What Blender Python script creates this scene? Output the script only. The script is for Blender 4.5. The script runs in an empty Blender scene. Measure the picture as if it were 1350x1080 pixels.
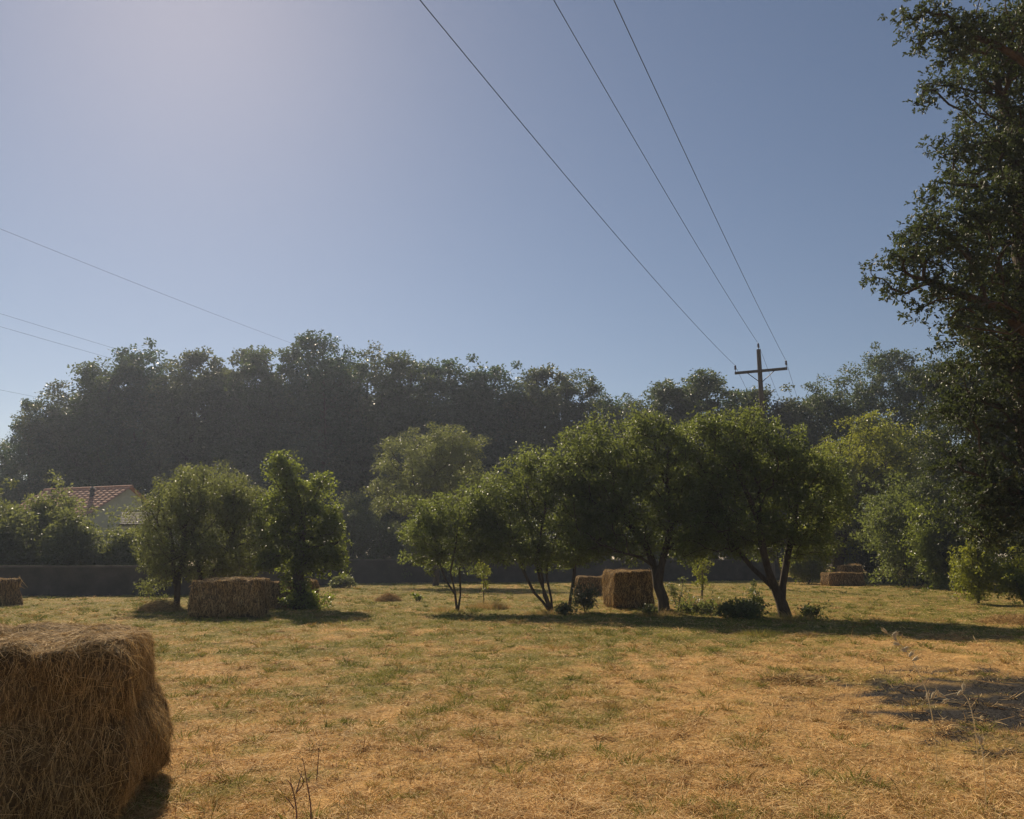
import bpy, math, random
import numpy as np
from mathutils import Vector

R = math.radians
PI = math.pi
col = bpy.context.scene.collection
scene = bpy.context.scene
rs = np.random.RandomState(11)

# ------------------------------------------------------------------ camera numbers
F, CAMH, HOR = 1050.0, 1.65, 738.0
PIT = math.atan((HOR - 540) / F)
CP, SP = math.cos(PIT), math.sin(PIT)

def P(px, py, d):
    """world point on the sight line through a photo pixel, d metres ahead"""
    r = (px - 675) / F; u = (540 - py) / F
    s = d / (CP - u * SP)
    return np.array((r * s, d, CAMH + (SP + u * CP) * s))

def G(px, py):
    """ground point under a photo pixel"""
    r = (px - 675) / F; u = (540 - py) / F
    Z = SP + u * CP
    s = -CAMH / Z
    return np.array((r * s, (CP - u * SP) * s, 0.0))

# ------------------------------------------------------------------ helpers
def tag(o, label=None, cat=None, group=None, kind=None):
    if label: o['label'] = label
    if cat: o['category'] = cat
    if group: o['group'] = group
    if kind: o['kind'] = kind
    return o

def empty(name, loc, label, cat, group=None, rz=0.0):
    o = bpy.data.objects.new(name, None)
    o.empty_display_size = 0.3
    o.location = Vector([float(v) for v in loc]); o.rotation_euler = (0, 0, rz)
    col.objects.link(o)
    return tag(o, label, cat, group)

def link(name, me, mat, parent=None):
    o = bpy.data.objects.new(name, me)
    col.objects.link(o)
    if mat is not None and len(me.materials) == 0: me.materials.append(mat)
    if parent is not None: o.parent = parent
    return o

def mesh_np(name, verts, faces, smooth=False):
    """faces: (n,k) int array, or list of such arrays"""
    if not isinstance(faces, list): faces = [faces]
    faces = [np.asarray(f, dtype=np.int32) for f in faces if len(f)]
    verts = np.asarray(verts, dtype=np.float32).reshape(-1, 3)
    me = bpy.data.meshes.new(name)
    me.vertices.add(len(verts)); me.vertices.foreach_set('co', verts.ravel())
    tot = np.concatenate([np.full(len(f), f.shape[1], np.int32) for f in faces])
    loops = np.concatenate([f.ravel() for f in faces])
    me.loops.add(len(loops)); me.loops.foreach_set('vertex_index', loops)
    start = np.zeros(len(tot), np.int32); start[1:] = np.cumsum(tot)[:-1]
    me.polygons.add(len(tot)); me.polygons.foreach_set('loop_start', start)
    me.polygons.foreach_set('loop_total', tot)
    me.polygons.foreach_set('use_smooth', np.full(len(tot), smooth, dtype=bool))
    me.update(calc_edges=True)
    return me

def norm(v):
    return v / np.maximum(np.linalg.norm(v, axis=-1, keepdims=True), 1e-9)

def rand_dir(n, rg=None):
    return norm((rg or rs).normal(size=(n, 3)))

class MB:
    """collects boxes, tubes and sheets into one mesh"""
    def __init__(self): self.v = []; self.f = {}; self.n = 0
    def add(self, verts, faces):
        verts = np.asarray(verts, float); faces = np.asarray(faces, np.int32)
        self.v.append(verts); self.f.setdefault(faces.shape[1], []).append(faces + self.n); self.n += len(verts)
    def box(self, c, s, rz=0.0):
        c = np.asarray(c, float); h = np.asarray(s, float) / 2
        q = np.array([(-1,-1,-1),(1,-1,-1),(1,1,-1),(-1,1,-1),(-1,-1,1),(1,-1,1),(1,1,1),(-1,1,1)], float) * h
        a = math.cos(rz), math.sin(rz)
        q = np.stack((q[:,0]*a[0]-q[:,1]*a[1], q[:,0]*a[1]+q[:,1]*a[0], q[:,2]), 1) + c
        self.add(q, [(0,3,2,1),(4,5,6,7),(0,1,5,4),(1,2,6,5),(2,3,7,6),(3,0,4,7)])
    def tube(self, pts, rad, sides=8, caps=True):
        pts = np.asarray(pts, float); n = len(pts)
        rad = np.full(n, rad) if np.isscalar(rad) else np.asarray(rad, float)
        t = norm(np.gradient(pts, axis=0))
        ref = np.array((1, 0, 0.0)) if abs(t[0][0]) < 0.8 else np.array((0, 1, 0.0))
        a = norm(np.cross(t, ref)); b = np.cross(t, a)
        th = np.arange(sides) * 2 * PI / sides
        ring = pts[:,None,:] + rad[:,None,None] * (np.cos(th)[None,:,None]*a[:,None,:] + np.sin(th)[None,:,None]*b[:,None,:])
        f = []
        for i in range(n - 1):
            for k in range(sides):
                k2 = (k + 1) % sides
                f.append((i*sides+k, i*sides+k2, (i+1)*sides+k2, (i+1)*sides+k))
        self.add(ring.reshape(-1, 3), f)
        if caps:
            for i, flip in ((0, True), (n-1, False)):
                vs = np.vstack((ring[i], pts[i][None]))
                fs = [(k, (k+1) % sides, sides) for k in range(sides)]
                if flip: fs = [x[::-1] for x in fs]
                self.add(vs, fs)
    def mesh(self, name, smooth=False):
        return mesh_np(name, np.vstack(self.v), [np.vstack(x) for x in self.f.values()], smooth)
    def build(self, name, mat, parent=None, smooth=False):
        return link(name, self.mesh(name, smooth), mat, parent)

# value noise on arrays -------------------------------------------------
_tab = np.random.RandomState(5).rand(512, 512)
def vnoise(x, y, seed=0):
    x = np.asarray(x, float) + seed * 17.31; y = np.asarray(y, float) + seed * 41.7
    xi = np.floor(x).astype(int); yi = np.floor(y).astype(int)
    fx = x - xi; fy = y - yi
    fx = fx*fx*(3-2*fx); fy = fy*fy*(3-2*fy)
    g = lambda a, b: _tab[a % 512, b % 512]
    return (g(xi,yi)*(1-fx)+g(xi+1,yi)*fx)*(1-fy) + (g(xi,yi+1)*(1-fx)+g(xi+1,yi+1)*fx)*fy
def fbm(x, y, o=4, seed=0):
    s = 0; a = .5; t = 0
    for k in range(o):
        s = s + a*vnoise(x*2**k, y*2**k, seed+k*3); t += a; a *= .55
    return s / t

# ------------------------------------------------------------------ materials
def new_mat(name):
    m = bpy.data.materials.new(name); m.use_nodes = True
    nt = m.node_tree; nt.nodes.clear()
    out = nt.nodes.new('ShaderNodeOutputMaterial')
    return m, nt, out

def N(nt, typ, **kw):
    n = nt.nodes.new(typ)
    for k, v in kw.items(): setattr(n, k, v)
    return n

def ramp(nt, fac, stops):
    r = N(nt, 'ShaderNodeValToRGB'); e = r.color_ramp.elements
    while len(e) < len(stops): e.new(0.5)
    for q, (p, c) in zip(e, stops):
        q.position = p; q.color = (*c, 1)
    nt.links.new(fac, r.inputs['Fac'])
    return r.outputs['Color']

def leaf_mat(name, stops, transl=0.4, tcol=(0.16, 0.2, 0.03), rough=0.42, spec=0.5):
    m, nt, out = new_mat(name)
    geo = N(nt, 'ShaderNodeNewGeometry')
    c = ramp(nt, geo.outputs['Random Per Island'], stops)
    tc = N(nt, 'ShaderNodeTexCoord'); no = N(nt, 'ShaderNodeTexNoise')
    no.inputs['Scale'].default_value = 0.7; no.inputs['Detail'].default_value = 2
    nt.links.new(tc.outputs['Object'], no.inputs['Vector'])
    hs = N(nt, 'ShaderNodeHueSaturation')
    mr = N(nt, 'ShaderNodeMapRange'); mr.inputs[1].default_value = .3; mr.inputs[2].default_value = .7
    mr.inputs[3].default_value = .72; mr.inputs[4].default_value = 1.3
    nt.links.new(no.outputs['Fac'], mr.inputs[0]); nt.links.new(mr.outputs[0], hs.inputs['Value'])
    nt.links.new(c, hs.inputs['Color'])
    p = N(nt, 'ShaderNodeBsdfPrincipled')
    p.inputs['Roughness'].default_value = rough; p.inputs['Specular IOR Level'].default_value = spec
    nt.links.new(hs.outputs['Color'], p.inputs['Base Color'])
    t = N(nt, 'ShaderNodeBsdfTranslucent'); t.inputs['Color'].default_value = (*tcol, 1)
    mx = N(nt, 'ShaderNodeMixShader'); mx.inputs[0].default_value = transl
    nt.links.new(p.outputs[0], mx.inputs[1]); nt.links.new(t.outputs[0], mx.inputs[2])
    nt.links.new(mx.outputs[0], out.inputs['Surface'])
    return m

def rough_mat(name, stops, scale=6.0, detail=6, rough=0.85, bump=0.3, bscale=None, stretch=(1,1,1), spec=0.25):
    m, nt, out = new_mat(name)
    tc = N(nt, 'ShaderNodeTexCoord'); mp = N(nt, 'ShaderNodeMapping')
    mp.inputs['Scale'].default_value = stretch
    nt.links.new(tc.outputs['Object'], mp.inputs['Vector'])
    no = N(nt, 'ShaderNodeTexNoise'); no.inputs['Scale'].default_value = scale; no.inputs['Detail'].default_value = detail
    no.inputs['Roughness'].default_value = .65
    nt.links.new(mp.outputs[0], no.inputs['Vector'])
    c = ramp(nt, no.outputs['Fac'], stops)
    p = N(nt, 'ShaderNodeBsdfPrincipled'); p.inputs['Roughness'].default_value = rough
    p.inputs['Specular IOR Level'].default_value = spec
    nt.links.new(c, p.inputs['Base Color'])
    if bump:
        n2 = N(nt, 'ShaderNodeTexNoise'); n2.inputs['Scale'].default_value = bscale or scale*3; n2.inputs['Detail'].default_value = 5
        nt.links.new(mp.outputs[0], n2.inputs['Vector'])
        b = N(nt, 'ShaderNodeBump'); b.inputs['Strength'].default_value = bump; b.inputs['Distance'].default_value = .05
        nt.links.new(n2.outputs['Fac'], b.inputs['Height']); nt.links.new(b.outputs[0], p.inputs['Normal'])
    nt.links.new(p.outputs[0], out.inputs['Surface'])
    return m

def straw_mat(name, stops, transl=.2, tcol=(.3,.2,.09), attr=False):
    m, nt, out = new_mat(name)
    geo = N(nt, 'ShaderNodeNewGeometry')
    c = ramp(nt, geo.outputs['Random Per Island'], stops)
    p = N(nt, 'ShaderNodeBsdfPrincipled'); p.inputs['Roughness'].default_value = .7; p.inputs['Specular IOR Level'].default_value = .1
    t = N(nt, 'ShaderNodeBsdfTranslucent')
    if attr:
        at = N(nt, 'ShaderNodeAttribute'); at.attribute_name = 'Col'
        nt.links.new(at.outputs['Color'], p.inputs['Base Color']); nt.links.new(at.outputs['Color'], t.inputs['Color'])
    else:
        nt.links.new(c, p.inputs['Base Color']); nt.links.new(c, t.inputs['Color'])
    mx = N(nt, 'ShaderNodeMixShader'); mx.inputs[0].default_value = transl
    nt.links.new(p.outputs[0], mx.inputs[1]); nt.links.new(t.outputs[0], mx.inputs[2])
    nt.links.new(mx.outputs[0], out.inputs['Surface'])
    return m

M = {}
M['leaf_orchard'] = leaf_mat('leaf_orchard', [(0,(.02,.038,.013)),(.5,(.042,.07,.022)),(.85,(.07,.1,.032)),(1,(.12,.14,.05))], .45, (.26,.31,.065), .42, .4)
M['leaf_willow'] = leaf_mat('leaf_willow', [(0,(.03,.045,.016)),(.5,(.055,.08,.03)),(1,(.13,.14,.06))], .45, (.28,.31,.08), .42, .4)
M['leaf_ivy'] = leaf_mat('leaf_ivy', [(0,(.03,.048,.016)),(.6,(.065,.09,.028)),(1,(.13,.15,.045))], .45, (.3,.36,.05), .35)
M['leaf_forest'] = leaf_mat('leaf_forest', [(0,(.016,.03,.012)),(.5,(.03,.05,.02)),(1,(.065,.09,.035))], .32, (.15,.2,.05), .45)
M['leaf_forest_pale'] = leaf_mat('leaf_forest_pale', [(0,(.026,.036,.018)),(.5,(.05,.066,.034)),(1,(.1,.115,.06))], .32, (.17,.2,.07), .45)
M['leaf_forest_deep'] = leaf_mat('leaf_forest_deep', [(0,(.012,.026,.014)),(.5,(.024,.046,.024)),(1,(.05,.08,.04))], .3, (.1,.17,.05), .45)
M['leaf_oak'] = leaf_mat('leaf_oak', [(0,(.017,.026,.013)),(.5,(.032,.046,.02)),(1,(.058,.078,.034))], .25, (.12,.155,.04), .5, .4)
M['leaf_bright'] = leaf_mat('leaf_bright', [(0,(.045,.07,.014)),(.5,(.085,.115,.02)),(1,(.15,.17,.03))], .5, (.36,.38,.04), .4)
M['leaf_shrub'] = leaf_mat('leaf_shrub', [(0,(.025,.038,.015)),(.5,(.05,.07,.03)),(1,(.1,.12,.05))], .42, (.24,.27,.07), .4)
M['leaf_conifer'] = leaf_mat('leaf_conifer', [(0,(.03,.045,.025)),(1,(.07,.095,.055))], .3, (.12,.15,.06), .5)
M['bark'] = rough_mat('bark', [(.3,(.035,.026,.018)),(.7,(.10,.078,.055))], 9, 6, .9, .8, 22, (1,1,.25))
M['bark_pale'] = rough_mat('bark_pale', [(.3,(.07,.06,.045)),(.7,(.18,.15,.11))], 9, 6, .9, .8, 22, (1,1,.25))
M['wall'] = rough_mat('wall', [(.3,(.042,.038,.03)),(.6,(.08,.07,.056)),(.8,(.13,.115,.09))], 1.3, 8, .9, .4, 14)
M['coping'] = rough_mat('coping', [(.3,(.09,.08,.065)),(.7,(.17,.15,.12))], 3, 6, .9, .3, 14)
M['plaster'] = rough_mat('plaster', [(.3,(.5,.47,.33)),(.7,(.62,.58,.42))], 1.2, 5, .9, .15, 12)
M['tile'] = rough_mat('tile', [(.2,(.3,.14,.09)),(.5,(.5,.27,.18)),(.8,(.62,.42,.32))], 3.5, 6, .85, .3, 20)
M['tile_grey'] = rough_mat('tile_grey', [(.3,(.1,.09,.08)),(.7,(.22,.2,.18))], 3.5, 6, .85, .3, 20)
M['metal_dark'] = rough_mat('metal_dark', [(.3,(.03,.03,.032)),(.7,(.07,.07,.075))], 8, 4, .5, .1)
M['glass_dark'] = rough_mat('glass_dark', [(.3,(.02,.024,.03)),(.7,(.035,.04,.045))], 1, 2, .12, 0, spec=.6)
M['pole'] = rough_mat('pole', [(.3,(.06,.055,.05)),(.7,(.13,.12,.11))], 5, 6, .9, .4, 30, (1,1,.1))
M['porcelain'] = rough_mat('porcelain', [(.3,(.05,.035,.03)),(.7,(.09,.06,.05))], 5, 2, .25, 0, spec=.5)
M['wire'] = rough_mat('wire', [(.3,(.02,.02,.02)),(.7,(.035,.035,.035))], 3, 2, .6, 0)
M['hay_core'] = rough_mat('hay_core', [(.25,(.04,.028,.014)),(.5,(.12,.08,.037)),(.75,(.28,.185,.085))], 9, 8, .95, 1.0, 40, (1,1,.6))
HAY = [(0,(.09,.058,.025)),(.3,(.27,.172,.07)),(.65,(.5,.325,.135)),(.9,(.7,.47,.2)),(1,(.8,.6,.3))]
M['straw'] = straw_mat('straw', HAY, .22)
M['grass'] = straw_mat('grass', HAY, .28, attr=True)
M['dry_weed'] = rough_mat('dry_weed', [(.3,(.13,.065,.045)),(.7,(.27,.15,.11))], 14, 4, .8, .2)
M['oat'] = straw_mat('oat', [(0,(.55,.46,.3)),(1,(.8,.72,.54))], .35)

# ------------------------------------------------------------------ leaves, branches, straw
def leaf_arrays(pos, d, nrm, L, W, fold=.18):
    d = norm(d); s = norm(np.cross(d, nrm)); n = np.cross(s, d)
    L = L[:,None]; W = W[:,None]
    a = pos; c = pos + d*L
    b = pos + d*L*.48 + s*W*.5 + n*W*fold
    e = pos + d*L*.48 - s*W*.5 + n*W*fold
    v = np.stack((a, b, c, e), 1).reshape(-1, 3)
    f = np.arange(len(pos)*4).reshape(-1, 4)
    return v, f

def strand_arrays(pos, d, bend, L, W, side=None, k=3):
    """thin curved blades: k cross sections"""
    d = norm(d)
    if side is None: side = norm(np.cross(d, rand_dir(len(pos))))
    rows = []
    for i in range(k):
        t = i/(k-1)
        c = pos + d*(L*t)[:,None] + bend*((L*t*t)[:,None])
        w = (W*(1-.75*t*t)*.5)[:,None]
        rows += [c - side*w, c + side*w]
    v = np.stack(rows, 1).reshape(-1, 3)
    base = (np.arange(len(pos))*2*k)[:,None]
    f = np.concatenate([base + np.array([[2*i, 2*i+1, 2*i+3, 2*i+2]]) for i in range(k-1)], 0)
    return v, f

class Tree:
    """grow(): joins leaf clusters to stems with bent, tapering limbs"""
    def __init__(self, seed): self.rg = np.random.RandomState(seed); self.pos=[]; self.par=[]; self.plen=[]
    def add(self, p, par):
        self.pos.append(np.asarray(p, float)); self.par.append(par)
        self.plen.append(0 if par < 0 else self.plen[par] + np.linalg.norm(self.pos[-1]-self.pos[par]))
        return len(self.pos)-1
    def stem(self, pts, step=.35, root=-1):
        pts = [np.asarray(p, float) for p in pts]
        k = root
        if k < 0 and self.pos:
            dd = np.linalg.norm(np.array(self.pos)-pts[0], axis=1); j = int(np.argmin(dd))
            if dd[j] < .3: k = j
        if k < 0: k = self.add(pts[0], -1)
        for a, b in zip(pts[:-1], pts[1:]):
            n = max(1, int(np.linalg.norm(b-a)/step))
            for i in range(1, n+1):
                q = a+(b-a)*i/n + self.rg.normal(size=3)*step*.06
                k = self.add(q, k)
        return k
    def grow(self, clusters, step=.6, curl=.12, keep=.35, minrel=None):
        c = np.asarray(clusters)
        base = np.array(self.pos)
        dd = np.min(np.linalg.norm(c[:,None]-base[None], axis=2), axis=1)
        if minrel is not None: self.frozen = minrel
        P_ = np.zeros((len(base)+len(c)*6, 3)); L_ = np.zeros(len(P_)); n = len(base)
        P_[:n] = base; L_[:n] = self.plen
        start = getattr(self, 'start', 0)
        self.tips = []
        for i in np.argsort(dd):
            q = c[i]
            cost = np.linalg.norm(P_[start:n]-q, axis=1) + keep*L_[start:n] + 1.2*np.maximum(0, P_[start:n,2]-q[2]-.1)
            j = int(np.argmin(cost)) + start
            p0 = P_[j]; ln = np.linalg.norm(q-p0)
            pj = self.par[j]
            dr = norm(p0 - self.pos[pj]) if pj >= 0 else np.array((0,0,1.))
            ctrl = p0 + (dr*.35+np.array((0,0,.2)))*ln*.8
            m = int(np.clip(ln/step, 2, 5)); k = j
            for s in range(1, m+1):
                t = s/m
                w = (1-t)**2*p0 + 2*t*(1-t)*ctrl + t*t*q
                if s < m: w = w + self.rg.normal(size=3)*ln*curl*.25
                k = self.add(w, k); P_[n] = w; L_[n] = self.plen[k]; n += 1
            self.tips.append(k)
    def mesh(self, name, r0, sides=6, power=.5, rmin=.008):
        n = len(self.pos); cnt = np.zeros(n)
        for t in self.tips: cnt[t] += 1
        for i in range(n-1, 0, -1):
            if self.par[i] >= 0: cnt[self.par[i]] += cnt[i]
        roots = [i for i in range(n) if self.par[i] < 0]
        tot = max(cnt[r] for r in roots)
        rad = np.maximum(r0*(np.maximum(cnt, .5)/tot)**power, rmin)
        pos = np.array(self.pos)
        for r in roots: rad[r] *= 1.25
        ch = np.array([i for i in range(n) if self.par[i] >= 0]); pa = np.array([self.par[i] for i in ch])
        a, b = pos[pa], pos[ch]
        ra = np.minimum(rad[pa], rad[ch]*1.35); rb = rad[ch]
        t = norm(b-a); a = a - t*ra[:,None]*.35
        ref = np.where(np.abs(t[:,2:3]) < .8, np.array([[0,0,1.]]), np.array([[1.,0,0]]))
        u = norm(np.cross(t, ref)); w = np.cross(t, u)
        th = np.arange(sides)*2*PI/sides
        cs, sn = np.cos(th)[None,:,None], np.sin(th)[None,:,None]
        jit = 1+self.rg.uniform(-.1,.1,(len(ch),sides,1))
        r1 = a[:,None]+ra[:,None,None]*jit*(cs*u[:,None]+sn*w[:,None])
        r2 = b[:,None]+rb[:,None,None]*(cs*u[:,None]+sn*w[:,None])
        v = np.concatenate((r1, r2), 1).reshape(-1, 3)
        base = (np.arange(len(ch))*2*sides)[:,None]
        f = np.concatenate([base+np.array([[k, (k+1)%sides, sides+(k+1)%sides, sides+k]]) for k in range(sides)], 0)
        return mesh_np(name, v, f, True)

def blob_points(blobs, n, rg, shell=.5, ragged=.18, zmin=.3):
    """n cluster centres inside a union of ellipsoids; blob: (centre, radii)"""
    vol = np.array([r[0]*r[1]*r[2] for c, r in blobs])**.8; vol /= vol.sum()
    out = []
    while len(out) < n:
        b = rg.choice(len(blobs), p=vol); c, r = blobs[b]
        d = norm(rg.normal(size=3))
        rr = shell*.4 + (1-shell*.4)*rg.rand()**(.45+.2*(1-shell))
        wob = 1 + ragged*math.sin(3.1*d[0]+5*d[2]+b*1.7)*math.cos(4.3*d[1]-2.2*d[2]+b) + ragged*.6*rg.normal()
        p = np.asarray(c) + d*np.asarray(r)*rr*wob
        if p[2] > zmin: out.append(p)
    return np.array(out)

def crown_mesh(name, centers, per, rc, L, Wr, rg, up=.35, droop=.15, flat=.75, out_from=None, extra=0):
    n = len(centers)*per
    c = np.repeat(centers, per, axis=0)
    size = np.repeat(rg.uniform(.6, 1.3, len(centers)), per)
    off = norm(rg.normal(size=(n,3)))*(rg.rand(n)**.5)[:,None]
    off = off*np.array((1,1,flat))*(rc*size)[:,None]
    pos = c+off
    pos[:,2] = np.maximum(pos[:,2], .06)
    d = norm(norm(off)*.7+rg.normal(size=(n,3))*.75+np.array((0,0,-droop)))
    nn = norm(rg.normal(size=(n,3))+np.array((0,0,up*3)))
    ln = L*rg.uniform(.6,1.25,n)
    v, f = leaf_arrays(pos, d, nn, ln, ln*Wr)
    return mesh_np(name, v, f)

def px_blobs(spec, d0):
    out = []
    for b in spec:
        cx, cy, rx, ry = b[:4]; d = d0 + (b[4] if len(b) > 4 else 0)
        c = P(cx, cy, d); q = 1.05*d/F; out.append((c, (rx*q, rx*q*.9, ry*q)))
    return out

def make_tree(name, label, cat, base, stems, blobs, mat, bark, r0, ncl, per, rc, L, Wr, seed, group=None, ragged=.18,
              shell=.5, zmin=.5, keep=.35, step=.6, flat=.75, up=.35, droop=.15, trunk_name='trunk', crown_name='crown', sides=6, power=.5):
    """base: world xyz; stems: list of polylines (world); blobs world"""
    base = np.asarray(base, float)
    root = empty(name, base, label, cat, group)
    T = Tree(seed)
    for s in stems: T.stem([np.asarray(p)-base for p in s])
    cl = blob_points(blobs, ncl, T.rg, shell, ragged, zmin) - base
    T.start = 0
    # limbs leave the stem above its lowest third
    zs = np.array(T.pos)[:,2]; lim = .45*zs.max()
    for i, z in enumerate(zs):
        T.plen[i] += 6*max(0, lim-z)
    T.grow(cl, step=step, keep=keep)
    link(trunk_name, T.mesh(name+'_trunk', r0, sides, power), M[bark], root)
    link(crown_name, crown_mesh(name+'_crown', cl, per, rc, L, Wr, T.rg, up, droop, flat), M[mat], root)
    return root

def copy_tree(o, parent=None):
    c = o.copy(); col.objects.link(c); c.parent = parent
    for ch in o.children:
        if ch.name in col.objects: copy_tree(ch, c)
    return c

def dup(proto, loc, rz, scl, label, group, first):
    if first: r = proto
    else:
        r = proto.copy(); col.objects.link(r)
        for ch in proto.children:
            c = ch.copy(); col.objects.link(c); c.parent = r
    r.location = Vector([float(v) for v in loc]); r.rotation_euler = (0,0,rz); r.scale = scl
    r['label'] = label
    if group: r['group'] = group
    return r

# ================================================================== GROUND
BC = G(1345, 925)                      # the burnt patch
def fields(x, y):
    g = fbm(x*2.4, y*1.5, 4, 1)*.4 + fbm(x*.42, y*.5, 3, 9)*.3 + fbm(x*6.5, y*5, 3, 14)*.3
    g = g + .05*(fbm(x*.2+3,y*.3,2,61)-.5) + .17*np.clip((y-9)/9,0,1) - .1*np.clip((x-1)/6,0,1)*np.clip((22-y)/5,0,1) - .07*np.clip((6.2-y)/2,0,1)
    green = np.clip((g-.462)*5.0, 0, 1)
    e = np.hypot((x-BC[0]-.6)/2.8, (y-BC[1]+.45)/3.0) + (fbm(x*.9,y*1.6,4,21)-.5)*1.0 + (fbm(x*4,y*6,3,23)-.5)*1.3
    burnt = np.clip((1.05-e)*2.4, 0, 1)
    return green, burnt
TAN, PALE, OLIVE, GREEN, BROWN, ASH = [np.array(c) for c in ((.6,.36,.135),(.82,.6,.3),(.43,.35,.09),(.22,.26,.05),(.26,.13,.045),(.035,.032,.03))]

def hgt(x, y):
    return .05*(fbm(x*.35, y*.35, 3, 33)-.5) + .06*(fbm(x*1.5, y*1.5, 3, 35)-.5) + .05*(fbm(x*3.4+9, y*2.6, 2, 37)-.5)

def grid_sheet(x0, x1, nx, y0, y1, ny, ypow=1.0):
    xs = np.linspace(x0, x1, nx); t = np.linspace(0, 1, ny); ys = y0+(y1-y0)*t**ypow
    X, Y = np.meshgrid(xs, ys); idx = np.arange(nx*ny).reshape(ny, nx)
    f = np.stack((idx[:-1,:-1], idx[:-1,1:], idx[1:,1:], idx[1:,:-1]), -1).reshape(-1,4)
    return X.ravel(), Y.ravel(), f

def ground_cols(x, y):
    g, b = fields(x, y)
    k = fbm(x*3, y*3, 3, 51)
    c = TAN*(.42+.7*k)[:,None]
    c = c*(1-g[:,None]) + (OLIVE*.5*(.5+.8*k)[:,None])*g[:,None]
    c = c*(1-b[:,None]) + (ASH*(.6+.9*k)[:,None])*b[:,None]
    return c

def set_col(me, c):
    a = me.attributes.new('Col', 'FLOAT_COLOR', 'POINT')
    a.data.foreach_set('color', np.concatenate((c, np.ones((len(c),1))), 1).astype(np.float32).ravel())

def soil_mat():
    m, nt, out = new_mat('soil')
    at = N(nt, 'ShaderNodeAttribute'); at.attribute_name = 'Col'
    tc = N(nt, 'ShaderNodeTexCoord'); no = N(nt, 'ShaderNodeTexNoise')
    no.inputs['Scale'].default_value = 14; no.inputs['Detail'].default_value = 9; no.inputs['Roughness'].default_value = .75
    nt.links.new(tc.outputs['Object'], no.inputs['Vector'])
    mr = N(nt, 'ShaderNodeMapRange'); mr.inputs[1].default_value=.3; mr.inputs[2].default_value=.7; mr.inputs[3].default_value=.45; mr.inputs[4].default_value=1.45
    nt.links.new(no.outputs['Fac'], mr.inputs[0])
    hs = N(nt, 'ShaderNodeHueSaturation'); nt.links.new(at.outputs['Color'], hs.inputs['Color']); nt.links.new(mr.outputs[0], hs.inputs['Value'])
    p = N(nt, 'ShaderNodeBsdfPrincipled'); p.inputs['Roughness'].default_value = .95; p.inputs['Specular IOR Level'].default_value = .1
    nt.links.new(hs.outputs['Color'], p.inputs['Base Color'])
    b = N(nt, 'ShaderNodeBump'); b.inputs['Strength'].default_value = .6; b.inputs['Distance'].default_value = .088
    nt.links.new(no.outputs['Fac'], b.inputs['Height']); nt.links.new(b.outputs[0], p.inputs['Normal'])
    nt.links.new(p.outputs[0], out.inputs['Surface'])
    return m
M['soil'] = soil_mat()

# one ground sheet: fine in the field, coarse to the far edge
def axis(fine0, fine1, step, far):
    a = np.arange(fine0, fine1+1e-6, step)
    hi = fine1 + np.cumsum(step*1.35**np.arange(1, 40)); hi = hi[hi < far]
    lo = fine0 - np.cumsum(step*1.35**np.arange(1, 40)); lo = lo[lo > -far]
    return np.concatenate(([-far], lo[::-1], a, hi, [far]))
ax = axis(-16, 16, .16, 190); ay = axis(1.5, 30, .16, 190)
GX, GY = np.meshgrid(ax, ay); idx = np.arange(GX.size).reshape(GX.shape)
gx, gy = GX.ravel(), GY.ravel()
fade = np.clip((70-np.hypot(gx,gy))/20, 0, 1)
gv = np.stack((gx, gy, hgt(gx,gy)*fade), 1)
gf = np.stack((idx[:-1,:-1], idx[:-1,1:], idx[1:,1:], idx[1:,:-1]), -1).reshape(-1,4)
gm = mesh_np('ground', gv, gf, True); set_col(gm, ground_cols(gx, gy))
ground = tag(link('ground', gm, M['soil']), 'mown hay field of dry tan and green stubble', None, None, 'structure')
# scorched soil sheet inside the burnt patch
th = np.linspace(0, 2*PI, 49)[:-1]
rr = np.linspace(0, 1, 18)
pv = []
for q in rr:
    rad = q*(1.0+.22*np.sin(3*th+1)+.12*np.sin(7*th))
    pv.append(np.stack((BC[0]+.8+1.9*rad*np.cos(th), BC[1]-.1+2.2*rad*np.sin(th)), 1))
pv = np.vstack(pv); pz = hgt(pv[:,0], pv[:,1])+.006
pf = [(i*48+k, i*48+(k+1)%48, (i+1)*48+(k+1)%48, (i+1)*48+k) for i in range(17) for k in range(48)]
pm = mesh_np('burnt_ground', np.column_stack((pv, pz)), np.array(pf), True); set_col(pm, ground_cols(pv[:,0], pv[:,1]))
tag(link('burnt_ground', pm, M['soil']), 'black scorched patch of soil in the dry stubble', None, None, 'structure')

# ------------------------------------------------------------------ grass and loose straw
def polar(n, r0, r1, half=50):
    """n spots in a sector round the camera, density falling as 1/r^2"""
    r = np.exp(rs.uniform(math.log(r0), math.log(r1), n)); a = R(90)+rs.uniform(-R(half), R(half), n)
    return r*np.cos(a), r*np.sin(a), r

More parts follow.
